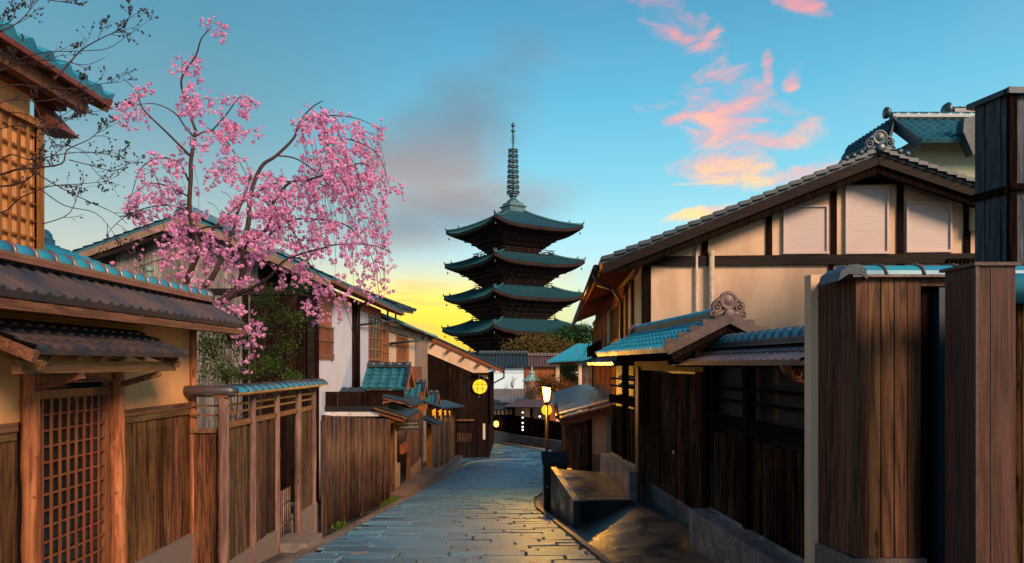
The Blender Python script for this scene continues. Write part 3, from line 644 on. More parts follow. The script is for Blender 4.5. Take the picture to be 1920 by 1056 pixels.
# dark gable with the round window
H = thing('dark_house', 'dark plank house end with a glowing round window, at the street bend', 'house', (-4, 48, -6.2))
f = facing(47); wl = [( -10, -6.6), (-1.52, -6.6)]
ga = lambda x: (HX + 0) and (XZ(x, 0, 47).x)
def gy(x): return lerpk([(700, 598), (775, 634), (918, 699), (960, 716)], x)
b_ = MB(); a = XZ(700, 0, 47).x; aend = XZ(918, 0, 47).x
while a < aend - .01:
    a1 = min(a + U(.28, .36), aend); x_ = HX + a1 * F / 47
    b_.box(f, a, a1 - .012, -.1, U(0, .02), -6.35, XZ(0, gy(x_) + 8, 47).z); a = a1
part('plank_wall', b_, 'wood_blackbrown', H)
part('side_wall', MB().box(f, aend - .2, aend - .02, -12, -.05, -6.6, XZ(0, 699, 47).z), 'wood_blackbrown', H)
tp = [(XZ(x, 0, 47).x, XZ(0, y, 47).z) for x, y in ((690, 583), (775, 623), (915, 686), (915, 711), (775, 651), (690, 612))]
part('plaster_band', MB().prism(f, tp, -.05, .06), 'plaster_cream', H)
e0, e1 = XZ(945, 694, 47), XZ(690, 578, 47)
part('roof', MB().tiles((e0.x, 58, e0.z), (e0.x, 46.8, e0.z), (e1.x, 46.8, e1.z), (e1.x, 58, e1.z), .3, .3, .04, .03, 'wave', .22, 0, 1), ['tile_slate', 'wood_lattice'], H)
b_ = MB()
for i in range(8): q = e1.lerp(e0, .15 + i * .11); b_.box(f, q.x, q.x + .16, .02, .5, q.z - .46, q.z - .3)
part('purlin_ends', b_, 'wood_lattice', H)
wc = XZ(900, 725, 46.9)
rw_ = part('round_window', MB().lathe(wc + Vector((0, -.02, 0)), [(.52, 0), (.52, .05), (.01, .05)], 28, axis=Vector((0, -1, 0)), smooth=False), 'lit_yellow', H)
b_ = MB().torus(wc + Vector((0, -.06, 0)), .52, .035, (0, 1, 0), 28)
for o in (-.16, .16): b_.beam(wc + Vector((o, -.09, -.49)), wc + Vector((o, -.09, .49)), .025, .03).beam(wc + Vector((-.49, -.09, o)), wc + Vector((.49, -.09, o)), .03, .025)
part('window_bars', b_, 'wood_blackbrown', rw_)
b_ = MB().box(f, XZ(888, 0, 47).x, XZ(920, 0, 47).x, .03, .4, XZ(0, 703, 47).z, XZ(0, 699, 47).z); part('window_hood', b_, 'wood_blackbrown', H)
b_ = MB().box(f, XZ(857, 0, 47).x, XZ(890, 0, 47).x, .03, .25, XZ(0, 789, 47).z, XZ(0, 786, 47).z)
x0 = XZ(858, 0, 47).x; 
for i in range(10): b_.box(f, x0 + i * .1, x0 + i * .1 + .03, .03, .06, XZ(0, 828, 47).z, XZ(0, 812, 47).z)
part('low_lattice', b_, 'wood_rail', H)
single('name_board', MB().box(f, XZ(905.5, 0, 47).x, XZ(910, 0, 47).x, .06, .1, XZ(0, 824, 47).z, XZ(0, 794, 47).z), 'shutter', 'narrow upright pale board hung on the dark wall under the round window', 'sign', XZ(908, 824, 47))
part('gutter_pipe', MB().tube([(e0.x, 46.5, e0.z - .05), (e0.x, 46.45, e0.z - .5), (aend + .05, 46.9, e0.z - 1.0), (aend + .05, 46.9, -4)], .06, 6), 'metal_dark', H)

# ================================================================== LEFT: roofed gates along the street
fg = Fr((-3.4, 0, 0), (0, 1, 0), (1, 0, 0))
def dpx(x, X=-3.4): return X * F / (x - HX)
# gate one
H = thing('roofed_gate', 'wooden gate under a teal tiled roof, first beyond the bamboo fence', 'gate', (-3.5, 21, gz(21)), 'roofed gates on the left of the street')
def cross_roof(parent, d_r, x0, x1, zr, ze, half, mt='tile_teal'):
    A = [(x0, d_r - half, ze), (x1, d_r - half, ze), (x1, d_r, zr), (x0, d_r, zr)]
    b = MB().tiles(*A, .24, .22, .03, .03, 'round', .05); b.tiles((x1, d_r + half, ze), (x0, d_r + half, ze), (x0, d_r, zr), (x1, d_r, zr), .24, .22, .03, .03, 'round', .05)
    part('roof', b, mt, parent)
    part('ridge', MB().ridge((x0, d_r, zr), (x1, d_r, zr), .07, .25, 2, .04).beam((x1 - .05, d_r - half + .03, ze + .05), (x1 - .05, d_r, zr + .03), .12, .09).beam((x1 - .05, d_r + half - .03, ze + .05), (x1 - .05, d_r, zr + .03), .12, .09), 'tile_slate', parent)
    fx = Fr((x1 - .12, d_r, 0), (0, 1, 0), (1, 0, 0))
    b = MB().prism(fx, [(-half + .1, ze - .05), (half - .1, ze - .05), (0, zr - .06)], -.1, 0)
    b.beam((x1, d_r - half, ze - .06), (x1, d_r, zr - .05), .05, .1).beam((x1, d_r + half, ze - .06), (x1, d_r, zr - .05), .05, .1)
    part('gable', b, 'wood_orange', parent)
cross_roof(H, 20.9, -4.35, -3.05, -.07, -.68, .9)
part('fascia', MB().box(facing(20.1), -4.9, -3.15, -.1, .0, -1.05, -.74).box(facing(20.05), -5.6, -4.3, -.1, 0, -.9, -.76), 'wood_blackbrown', H)
part('lower_eave', MB().tiles((-5.6, 19.6, -.86), (-4.2, 19.6, -.86), (-4.2, 20.2, -.66), (-5.6, 20.2, -.66), .24, .2, .02, .02, 'round', .04), 'tile_slate', H)
b_ = MB()
b_.box(fg, 18.2, 18.4, 0, .08, gz(18) - .1, -1.45).box(fg, 19.4, 19.55, 0, .1, gz(19) - .1, -1.3).box(fg, 22.3, 22.55, 0, .1, gz(22) - .1, -1.2).box(fg, 18.2, 22.5, 0, .1, -1.6, -1.5)
part('gate_frame', b_, 'wood_warm', H)
part('door', MB().planks(fg, 18.4, 19.4, -.03, gz(18.5), -1.6, .33), 'wood_lattice', H)
part('plaster_wall', MB().box(fg, 19.55, 20.9, -.1, .03, gz(20) - .3, -2.95).box(fg, 19.55, 20.6, -.1, -.02, -2.95, -1.9, 0), 'plaster_grey', H)
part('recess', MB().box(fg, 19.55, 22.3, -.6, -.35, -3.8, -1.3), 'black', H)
part('mail_case', MB().box(fg, 21.3, 22.2, -.05, .06, -2.75, -2.45), 'wood_orange', H)
# slatted board roofs
for i, (a0, a1, z0, z1, o) in enumerate(((18.3, 21.0, -1.38, -1.12, .62), (20.5, 23.2, -1.22, -.95, .45), (18.8, 20.3, -1.02, -.85, .5))):
    part('board_roof', MB().tiles(fg.p(a1, o, z0), fg.p(a0, o, z0), fg.p(a0, -.25, z1), fg.p(a1, -.25, z1), .3, .5, .012, .01, 'strip', .05, 0, 1), ['tile_slate', 'wood_rail'], H)
b_ = MB()
for a in (18.4, 19.3, 20.2, 21.0, 22, 23): b_.beam(fg.p(a, .55, -1.48), fg.p(a, -.1, -1.28), .06, .09)
part('eave_rafters', b_, 'wood_orange', H)
# dark hanging sign with pale script
sg = thing('shop_sign', 'small black hanging sign with two lines of pale script over the gate doorway', 'sign', fg.p(20.6, .3, -2.05))
sf = Fr(fg.p(20.6, .3, 0), (.93, .37, 0), (.37, -.93, 0))
part('board', MB().box(sf, -.42, .42, -.03, 0, -1.96, -1.64), 'black', sg)
b_ = MB(); lrnd = random.Random(4)
for row, zc in enumerate((-1.75, -1.86)):
    a = -.3 + row * .06
    while a < .3:
        h = lrnd.choice([.03, .03, .05, .03]); b_.tube([sf.p(a, .006, zc - .015), sf.p(a + .012, .006, zc - .015 + h), sf.p(a + .03, .006, zc + .005), sf.p(a + .036, .006, zc - .018)], .006, 4); a += lrnd.uniform(.045, .065)
part('lettering', b_, 'white_paint', sg)
# plank pier between the gates
H = thing('plank_pier', 'tall warm plank screen with plaster base between the two street gates', 'fence', (-3.4, 23.8, gz(24)))
part('plank_panel', MB().planks(fg, 22.6, 25.2, .09, -3.2, -1.25, .5), 'wood_warm', H)
part('plaster_base', MB().box(fg, 22.6, 25.3, 0, .1, gz(25) - .3, -3.32), 'plaster_grey', H)
part('rail', MB().box(fg, 22.6, 25.3, .02, .14, -3.31, -3.2).box(fg, 25.2, 25.4, 0, .15, gz(25), -1.0), 'wood_warm', H)
# gate two
H = thing('roofed_gate', 'dark doorway under two small stepped tile roofs, beside the long plank fence', 'gate', (-3.6, 27.5, gz(27)), 'roofed gates on the left of the street')
cross_roof(H, 27.0, -4.6, -3.35, -.72, -1.25, .8); cross_roof(H, 30.2, -4.6, -3.2, -1.25, -1.75, .7)
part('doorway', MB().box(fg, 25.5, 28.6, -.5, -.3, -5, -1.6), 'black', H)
part('gate_frame', MB().box(fg, 25.4, 25.7, -.1, .06, gz(26), -1.3).box(fg, 28.3, 28.6, -.1, .1, gz(28), -1.6).box(fg, 25.5, 28.5, -.1, .04, -1.75, -1.55), 'wood_orange', H)
part('canopy', MB().tiles(fg.p(28.6, .55, -2.4), fg.p(25.9, .55, -2.25), fg.p(25.9, -.1, -1.95), fg.p(28.6, -.1, -2.1), .16, .2, .025, .03, 'round', .04), 'tile_slate', H)
part('board_roof', MB().tiles(fg.p(41, .6, -2.45), fg.p(27.6, .6, -1.72), fg.p(27.6, -.5, -1.35), fg.p(41, -.5, -2.1), .4, .5, .01, .01, 'strip', .06, 0, 1), ['tile_slate', 'wood_blackbrown'], H)
# long plank fence with lit openings
H = thing('plank_fence', 'warm plank fence with four lit square openings under its eave', 'fence', (-3.4, 34, gz(34)))
b_ = MB()
for i in range(5):
    a0 = 28.7 + i * 2.35; b_.planks(fg, a0, a0 + 2.2, .02, gz(a0) + .35, -2.45 - i * .17, .55)
    b_.box(fg, a0 + 2.2, a0 + 2.35, -.02, .08, gz(a0 + 2) + .3, -1.9 - i * .15)
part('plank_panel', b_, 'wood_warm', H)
for i in range(4):
    a0 = 28.75 + i * 2.6
    o = part('lit_opening', MB().box(fg, a0, a0 + 2.1, -.02, .02, -2.45 - i * .19, -1.95 - i * .19), 'lit_orange', H)
    q = MB().box(fg, a0 - .1, a0 + .15, .02, .08, -2.45 - i * .19, -1.95 - i * .19).box(fg, a0 + 1.95, a0 + 2.2, .02, .08, -2.45 - i * .19, -1.95 - i * .19).box(fg, a0, a0 + 2.1, .02, .07, -2.52 - i * .19, -2.4 - i * .19)
    q.box(fg, a0 + .5, a0 + 1.3, .02, .05, -2.36 - i * .19, -2.18 - i * .19)
    part('opening_frame', q, 'wood_warm', o)
part('foundation', MB().box(fg, 28.6, 40.6, -.1, .12, gz(29) - .6, gz(29) + .35, 0, gz(40.6) - .4, gz(40.6) + .4), 'concrete_dry', H)
single('concrete_step', MB().box(fg, 18.6, 26.0, .02, .52, gz(26) - .2, gz(18.6) + .06, 0, gz(26) - .2, -3.83), 'concrete_dry', 'sloping concrete doorstep in front of the first roofed gate', 'step', fg.p(22, .3, gz(26)), 'concrete doorsteps along the left kerb')
single('concrete_step', MB().box(fg, 27.0, 40.5, .1, .52, gz(40) - .2, gz(27) + .05, 0, gz(40) - .3, -5.3), 'concrete_dry', 'longer sloping concrete doorstep below the plank fence with lit openings', 'step', fg.p(33, .3, gz(40)), 'concrete doorsteps along the left kerb')

# ================================================================== RIGHT
Rf = Fr((3.5, 0, 0), (-.08, 1, 0), (-1, -.08, 0))
# ---- plank wall corner with tile coping
H = thing('plank_wall', 'tall reddish plank wall corner topped with blue coping tiles', 'wall', (2.9, 5.2, gz(5)))
fA = Fr((2.48, 5.0, 0), (1, 0, 0), (0, -1, 0)); fB = Fr((2.48, 5.0, 0), (-.09, .43, 0), (-.98, -.2, 0))
b_ = MB().planks(fA, 0, .47, 0, -1.39, .63, .095).planks(fB, .0, .45, 0, -1.39, .64, .11).box(fA, .005, .46, -.4, -.03, -1.39, .6)
part('plank_face', b_, 'wood_red', H)
part('plank_face', MB().planks(fA, .47, 3.2, -.10, -2.2, .57, .16), 'wood_blackbrown', H, 'dark recessed plank door')
part('door_edge', MB().box(fA, .62, .72, -.10, -.03, -2.2, .56), 'navy_paint', H)
part('lintel', MB().box(fA, .47, 3.2, -.2, -.02, .57, .64), 'wood_red', H)
part('foundation', MB().box(fA, -.02, .5, -.4, .02, -2.3, -1.395).box(fB, .0, .46, -.1, .02, -2.3, -1.395), 'granite', H)
b_ = MB()
for i in range(9):
    a = -.06 + i * .27; k = []
    for aa in (a, a + .265): k += [fA.p(aa, -.12 + .16 * math.cos(t), .645 + .085 * math.sin(t)) for t in [math.pi * j / 8 for j in range(9)]]
    b_.add(k, [(j, j + 1, 9 + j + 1, 9 + j) for j in range(8)] + [tuple(range(9))[::-1], tuple(range(9, 18))])
    b_.tube([fA.p(a + .26, -.12 + .165 * math.cos(t), .645 + .09 * math.sin(t)) for t in [math.pi * j / 8 for j in range(9)]], .012, 6, 1)
b_.box(fA, -.04, 2.4, -.28, .045, .628, .647, 1)
part('coping', b_, ['tile_blue', 'terracotta'], H)
fC = Fr(fA.p(-.02, 0, 0), (1, 0, 0), (0, -1, 0))
part('coping_end', MB().prism(fC, [(-.13, .60), (-.11, .67), (-.05, .715), (.02, .72), (.07, .69), (.08, .61), (.03, .645), (-.05, .65)], -.28, .05), 'navy_paint', H)
single('box_post', MB().box(W0, 2.81, 3.05, -4.5, -4.2, -2.4, .60).box(W0, 2.79, 3.07, -4.53, -4.18, .60, .62, 1).box(W0, 2.803, 2.822, -4.21, -4.19, -2.4, .6, 1).box(W0, 2.9, 2.906, -4.21, -4.196, -2.4, .6, 1), ['wood_redbox', 'copper'],
       'large square post clad in smooth reddish boards with a metal cap', 'post', (2.93, 4.35, -2.2))
single('plank_wall', MB().planks(facing(4.6), 3.12, 4.6, 0, -2.3, .42, .14).tube([(3.1, 4.55, .5), (4.6, 4.55, .5)], .1, 12, 1).box(facing(4.6), 3.10, 4.6, -.08, .06, .41, .45, 2), ['wood_dark', 'tile_blue', 'terracotta'],
       'sliver of dark plank wall with coping at the right edge beyond the square post', 'wall', (3.8, 4.6, -2))
single('wall_end', MB().box(Rf, 5.5, 5.6, .63, .725, -2.6, .705).box(Rf, 5.52, 5.62, .55, .628, -2.6, .68, 1), ['plaster_cream', 'wood_red'], 'narrow cream plaster wall end standing between the dark fence and plank corner', 'wall', (2.4, 5.6, -2.3))

# ---- dark fence with roof
def rail_fence(H, a0, a1, posts):
    part('plank_panel', MB().planks(Rf, a0, a1, 0, -1.95, -.9, .13, batten=.018), 'wood_dark', H)
    b = MB().box(Rf, a0, a1, -.03, .06, -.83, -.66); 
    for z in (-.30, -.46): b.box(Rf, a0, a1, -.02, .03, z - .02, z + .018)
    b.box(Rf, a0, a1, -.05, .07, -.02, .06)
    part('rail', b, 'wood_fencebeam', H)
    for a in posts: part('post', MB().box(Rf, a - .06, a + .06, -.04, .075, -1.95, .02), 'wood_fencebeam', H)
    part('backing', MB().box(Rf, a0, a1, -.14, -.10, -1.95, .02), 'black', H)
    part('foundation', MB().box(Rf, a0 - .1, a1 + .02, .02, .26, -3.1 if a0 < 10 else -3.0, -2.0).box(Rf, a0, a1, -.15, .018, -2.6, -1.955), ['stone'], H)
def fence_roof(H, a0, a1, rb=.105):
    part('roof', MB().tiles(Rf.p(a1, .5, .03), Rf.p(a0, .5, .03), Rf.p(a0, .03, .22), Rf.p(a1, .03, .22), .16, .22, .007, .022, 'strip', .04)
         .tiles(Rf.p(a0, -.5, .03), Rf.p(a1, -.5, .03), Rf.p(a1, -.03, .22), Rf.p(a0, -.03, .22), .16, .22, .018, .022, 'wave', .04), 'tile_pink', H)
    part('ridge', MB().ridge(Rf.p(a0, 0, .21), Rf.p(a1, 0, .21), rb, .2, 2, .035, None, 0, 1, 1), ['tile_blue', 'tile_navy'], H)
    b = MB(); n = int((a1 - a0) / .22)
    for i in range(n): b.beam(Rf.p(a0 + .1 + i * .22, .46, .0), Rf.p(a0 + .1 + i * .22, 0, .17), .035, .05)
    b.box(Rf, a0, a1, .40, .45, -.03, .0)
    part('eave_rafters', b, 'wood_fencebeam', H)
H = thing('roofed_fence', 'dark plank fence with pinkish eave tiles between the double gate and the plank corner', 'fence', Rf.p(8, 0, gz(8)), 'roofed dark fences on the right')
rail_fence(H, 6.25, 9.68, (6.3, 8.28, 9.6)); fence_roof(H, 6.1, 9.75)
b_ = MB(); c = Rf.p(6.35, .5, -.03)
b_.prism(Fr(c, (-1, -.08, 0), (.08, -1, 0)), [(-.34, .02), (.05, .02), (.02, -.04), (-.05, -.07), (-.09, -.12), (-.17, -.14), (-.25, -.09), (-.33, -.05)], -.05, 0)
for da, dz, r in ((-.08, -.05, .04), (-.2, -.06, .05)): b_.torus(c + Vector((-1, -.08, 0)) * da + Vector((.01, -.012, dz)), r, .013, (0, 1, 0), 12, 5)
part('carved_bracket', b_, 'wood_orange', H)
H = thing('roofed_fence', 'short dark plank fence with small tiled roof between the gate and the cream house wall', 'fence', Rf.p(14.5, 0, gz(14.5)), 'roofed dark fences on the right')
rail_fence(H, 13.15, 15.7, (14.35,)); fence_roof(H, 13.4, 16.0, .07)

# ---- the gate
H = thing('tiled_gate', 'dark double gate under a blue tiled gable roof with a scrolled ridge end', 'gate', Rf.p(11.3, 0, -2.55))
part('door_leaf', MB().planks(Rf, 9.95, 11.4, -.12, -2.2, -.14, .21), 'wood_dark', H); part('door_leaf', MB().planks(Rf, 11.43, 12.92, -.12, -2.2, -.14, .21), 'wood_dark', H)
part('door_base', MB().box(Rf, 9.9, 11.38, -.16, -.1, -2.8, -2.2).box(Rf, 11.42, 12.95, -.16, -.1, -2.8, -2.2), 'concrete_teal', H)
part('gate_post', MB().box(Rf, 12.95, 13.16, -.14, .12, -2.55, -.05), 'wood_fence', H); part('gate_post', MB().box(Rf, 9.7, 9.92, -.14, .1, -2.55, -.05), 'wood_dark', H)
part('lintel', MB().box(Rf, 9.6, 13.3, -.12, .1, -.10, .06).box(Rf, 9.9, 12.95, -.11, -.07, -.14, -.11, 1), ['wood_beam', 'metal_dark'], H)
part('door_handle', MB().lathe(Rf.p(11.48, -.1, -1.45), [(.03, 0), (.03, .03), (.01, .04)], 10, axis=Rf.v), 'pipe_white', H)
part('side_wall', MB().box(Rf, 9.7, 13.1, -.9, -.82, -2.6, .1), 'black', H)
a0, a1, ze, zr = 8.95, 13.5, .20, .60
b_ = MB().tiles(Rf.p(a1, .80, ze), Rf.p(a0, .80, ze), Rf.p(a0, .02, zr), Rf.p(a1, .02, zr), .19, .19, .026, .028, 'round', .05)
b_.tiles(Rf.p(a0, -.80, ze), Rf.p(a1, -.80, ze), Rf.p(a1, -.02, zr), Rf.p(a0, -.02, zr), .19, .19, .026, .028, 'round', .05)
part('roof', b_, 'tile_blue', H)
part('ridge', MB().ridge(Rf.p(a0 + .1, 0, zr - .02), Rf.p(a1, 0, zr - .02), .062, .17, 3, .04, .075, 0, 1), ['tile_blue', 'tile_navy'], H)
b_ = MB()
for s_ in (1, -1):
    b_.beam(Rf.p(a0 - .01, .82 * s_, ze - .01), Rf.p(a0 - .01, 0, zr + .0), .09, .13)
    for i in range(5): q = Rf.p(a0 - .01, .82 * s_, ze + .03).lerp(Rf.p(a0 - .01, 0, zr + .04), (i + .5) / 5); b_.beam(q - Vector((0, 0, 0)), q + Vector((0, .03, 0)), .19, .13)
part('verge_tiles', b_, 'verge_brown', H)
b_ = MB()
for s_ in (1, -1):
    b_.beam(Rf.p(a0 + .04, .74 * s_, ze - .10), Rf.p(a0 + .04, 0, zr - .12), .05, .09)
    b_.beam(Rf.p(a0 + .2, .66 * s_, ze - .14), Rf.p(a0 + .2, 0, zr - .22), .05, .07)
for i in range(16): b_.beam(Rf.p(a0 + .2 + i * .28, .76, ze - .05), Rf.p(a0 + .2 + i * .28, .05, zr - .09), .04, .05)
b_.box(Rf, a0 + .1, a1, .3, .4, ze - .14, ze - .03).box(Rf, a0 + .1, a1, -.05, .05, zr - .22, zr - .12).box(Rf, a0 + .5, a0 + .6, -.05, .05, ze - .1, zr - .2)
b_.box(Rf, a0 + .5, a0 + .58, -.62, .62, ze - .2, ze - .08)
part('gable_frame', b_, 'wood_fencebeam', H)
def onigawara(c, s, ax, up=Vector((0, 0, 1))):
    c = Vector(c); sd = up.cross(ax).normalized(); b = MB()
    P = lambda x, z, y=0: c + sd * x * s + up * z * s + ax * y * s
    b.lathe(P(0, .5), [(.30, -.12), (.36, -.06), (.37, .05), (.30, .09), (.26, .05), (.2, .03), (.01, .06)], 20, axis=ax) if False else b.lathe(P(0, .5), [(r * s, h * s) for r, h in ((.30, -.12), (.37, -.05), (.38, .05), (.31, .10), (.25, .05), (.21, .04), (.14, .09), (.01, .11))], 20, axis=ax)
    for k in (1, -1):
        b.torus(P(.46 * k, .22), .15 * s, .07 * s, ax, 14, 6); b.lathe(P(.46 * k, .22), [(.09 * s, -.05 * s), (.07 * s, .06 * s), (.01 * s, .08 * s)], 10, axis=ax)
        b.torus(P(.60 * k, -.02), .10 * s, .055 * s, ax, 12, 6)
        b.tube([P(.25 * k, .62), P(.42 * k, .5), P(.56 * k, .42), P(.66 * k, .30), P(.62 * k, .18)], [.09 * s, .08 * s, .07 * s, .05 * s, .03 * s], 8)
        b.tube([P(.1 * k, .1), P(.3 * k, .0), P(.5 * k, -.06), P(.72 * k, -.12)], [.1 * s, .12 * s, .1 * s, .05 * s], 8)
    b.lathe(P(0, -.02, .08), [(.15 * s, -.1 * s), (.21 * s, 0), (.21 * s, .12 * s), (.16 * s, .16 * s), (.01 * s, .16 * s)], 16, axis=ax)
    return b
part('ridge_ornament', onigawara(Rf.p(a0 + .02, 0, zr + .06), .33, -Rf.u), 'terracotta', H)
part('ridge_ornament', onigawara(Rf.p(a1 + .02, 0, zr + .02), .22, Rf.u), 'terracotta', H)

# ---- apron, platform, gutter edge
ap = MB(); NA, NB = 30, 16; vs = []
for i in range(NA + 1):
    a = 5.4 + (12.9 - 5.4) * i / NA
    for j in range(NB + 1):
        t = j / NB; b = 1.50 - 1.78 * t; P = Rf.p(a, b, 0); zr_ = gz(P.y) - .02; zg = max(zr_, -2.52) + .03 if a > 8.6 else zr_ + .04
        s_ = t * t * (3 - 2 * t); arc = .05 * math.sin(math.pi * min(1, t * 1.3)); vs.append((P.x, P.y, zr_ + (zg - zr_) * (s_ ** .8) + arc * (1 if a > 8 else .6)))
ap.add(vs, [(i * (NB + 1) + j, i * (NB + 1) + j + 1, (i + 1) * (NB + 1) + j + 1, (i + 1) * (NB + 1) + j) for i in range(NA) for j in range(NB)], 0, True)
struct('driveway_apron', ap, 'concrete_wet')
pf = MB().box(Rf, 12.35, 15.3, 1.32, 1.44, -3.6, -2.39, 0, -3.8, -2.23)
pf.hexa([Rf.p(12.9, .265, -3.6), Rf.p(15.3, .265, -3.6), Rf.p(15.28, 1.40, -3.8), Rf.p(12.4, 1.40, -3.6), Rf.p(12.9, .265, -2.5), Rf.p(15.3, .265, -2.36), Rf.p(15.28, 1.40, -2.26), Rf.p(12.4, 1.40, -2.42)])
for k in range(5): pf.beam(Rf.p(12.62 + .028 * k * 2, 1.15 - k * .19, -2.432 - k * .012), Rf.p(12.62 + .028 * k * 2 + .06, .99 - k * .19, -2.442 - k * .012), .14, .03, 1)
single('concrete_platform', pf, ['concrete_wet', 'kerb'], 'wet concrete platform with dark sides between the gate and the metal cabinet', 'platform', Rf.p(13.8, .8, gz(13.8)))

# ---- cabinet and lamp
f = facing(15.6)
cb = thing('utility_cabinet', 'dark metal street cabinet with wet slatted lid below the street lamp', 'cabinet', (.95, 15.9, gz(15.9)))
part('body', MB().box(f, .72, 1.24, -.62, 0, -3.3, -2.24), 'metal_dark', cb)
b_ = MB()
for i in range(9): b_.hexa([(.68, 15.55 + i * .085, -2.235 + i * .016), (1.28, 15.55 + i * .085, -2.235 + i * .016), (1.28, 15.625 + i * .085, -2.235 + i * .016), (.68, 15.625 + i * .085, -2.235 + i * .016),
                           (.68, 15.55 + i * .085, -2.205 + i * .016), (1.28, 15.55 + i * .085, -2.205 + i * .016), (1.28, 15.610 + i * .085, -2.165 + i * .016), (.68, 15.610 + i * .085, -2.165 + i * .016)])
part('lid', b_, 'metal_dark', cb)
part('lock', MB().lathe((.80, 15.6, -2.75), [(.02, 0), (.02, .01), (.001, .012)], 10, axis=Vector((0, -1, 0))), 'pipe_white', cb)
LP = Vector((.98, 19.6, 0))
lm = thing('street_lamp', 'lit street lamp with glowing lantern head on a dark post', 'street lamp', (LP.x, LP.y, gz(19.6)))
part('post', MB().tube([LP + Vector((0, 0, z)) for z in (gz(19.6) - .1, -2.7, -2.65, -1.08)], [.075, .07, .052, .045], 12).lathe(LP + Vector((0, 0, -1.1)), [(.05, 0), (.09, .03), (.1, .05), (.04, .06)], 12), 'metal_dark', lm)
b_ = MB().lathe(LP + Vector((0, 0, -.64)), [(.15, 0), (.16, .02), (.09, .06), (.02, .1)], 12)
for j in range(4):
    an = j * math.pi / 2 + .78; b_.tube([LP + Vector((math.cos(an) * .075, math.sin(an) * .075, -1.05)), LP + Vector((math.cos(an) * .135, math.sin(an) * .135, -.63))], .006, 5)
part('lantern_frame', b_, 'metal_dark', lm)
pl = bpy.data.lights.new('street_lamp_light', 'POINT'); po = bpy.data.objects.new('street_lamp_light', pl); C.objects.link(po)
po.location = LP + Vector((-.16, -.10, -.80)); pl.energy = 460; pl.color = (1, .43, .045); pl.shadow_soft_size = .1
part('lantern_glass', MB().lathe(LP + Vector((0, 0, -1.04)), [(.05, 0), (.075, .04), (.115, .30), (.11, .38), (.04, .40)], 14), 'bulb_hot', lm)
part('round_disc', MB().lathe(LP + Vector((0, -.02, -1.28)), [(.15, .0), (.15, .02), (.001, .021)], 26, axis=Vector((0, 1, 0)), smooth=False), 'disc_glow', lm, 'round yellow disc behind the post')  # yellow disc below the lantern head, built as an emissive plate

# ---- long lean-to house below the big gable
th = .063; gu = Vector((.998, -.063, 0)); gv = Vector((-.063, -.998, 0))
G = Fr((2.57, 13.5, 0), gu, gv); GS = Fr((2.57, 13.5, 0), -gv, -gu)      # gable front and street side
H = thing('gable_house', 'large cream plaster house with dark timber frame, shuttered windows and tiled gable roof', 'house', (5.5, 17, gz(17)))
def gp(x, y, b=0.0): return G.inv(x, y, b)
apx = gp(1648, 284, .5); el = gp(1128, 490, .5); er = gp(1850, 352, .5)
slL = (apx[1] - el[1]) / (apx[0] - el[0]); slR = (er[1] - apx[1]) / (er[0] - apx[0])
def rz(a): return apx[1] - slL * (apx[0] - a) if a < apx[0] else apx[1] + slR * (a - apx[0])
poly = [(0, -3.2), (7.3, -3.2), (7.3, rz(7.3) - .3), (apx[0], apx[1] - .3), (0, rz(0) - .3)]
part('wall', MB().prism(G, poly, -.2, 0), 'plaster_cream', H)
b_ = MB()
for a, bb, y0, y1 in ((1315, 1327, 432, 480), (1436, 1447, 384, 480), (1557, 1568, 338, 480), (1681, 1693, 330, 480), (1806, 1818, 365, 480), (1553, 1562, 496, 520), (1682, 1695, 496, 512)):
    a0, z1 = gp(a, y0); a1, z0 = gp(bb, y1); part('timber_post', MB().box(G, a0, a1, -.02, .035, z0, z1), 'wood_blackbrown', H)
a0, z1 = gp(1585, 333); a1, z0 = gp(1700, 345); b_.box(G, a0, a1, -.02, .05, z0, z1)
a0, z1 = gp(1621, 305); a1, z0 = gp(1630, 333); b_.box(G, a0, a1, -.02, .04, z0, z1)
part('gable_tie', b_, 'wood_blackbrown', H)
a0, z1 = gp(1208, 481); a1, z0 = gp(1855, 497); zz0 = gp(1500, 497)[1]; zz1 = gp(1500, 479)[1]
part('timber_beam', MB().box(G, 0.0, a1, -.02, .07, zz0, zz1), 'wood_beam', H)
part('corner_post', MB().box(G, -.02, .13, -.12, .05, -3.2, rz(0) - .28), 'wood_blackbrown', H)
for x0, y0, x1, y1 in ((1467, 387, 1551, 474), (1583, 352, 1664, 474), (1697, 380, 1782, 471)):
    a0, z1 = gp(x0, y0); a1, z0 = gp(x1, y1); t = .035
    o = part('shuttered_window', MB().box(G, a0, a0 + t, .002, .07, z0, z1).box(G, a1 - t, a1, .002, .07, z0, z1).box(G, a0 + t, a1 - t, .002, .07, z1 - t, z1).box(G, a0 - .01, a1 + .01, .002, .09, z0 - .03, z0 + .015), 'shutter', H)
    q = MB(); nn = 34
    for i in range(nn): h = (z1 - t - z0 - .015) / nn; q.box(G, a0 + t, a1 - t, .01, .034 + .0015 * (i % 2), z0 + .015 + i * h, z0 + .015 + (i + 1) * h - .001)
    part('shutter', q, 'shutter', o)
bk = -17.0
P = G.p
def rt(a, b, dz=0): return P(a, b, rz(a) + dz)
eL = el[0]; eR = 7.9
b_ = MB().tiles(rt(eL, bk), rt(eL, .5), rt(apx[0], .5), rt(apx[0], bk), .27, .27, .035, .035, 'wave', .05)
b_.tiles(rt(eR, .5), rt(eR, bk), rt(apx[0], bk), rt(apx[0], .5), .27, .27, .035, .035, 'wave', .05)
part('roof', b_, 'tile_slate', H)
b_ = MB(); n = 22
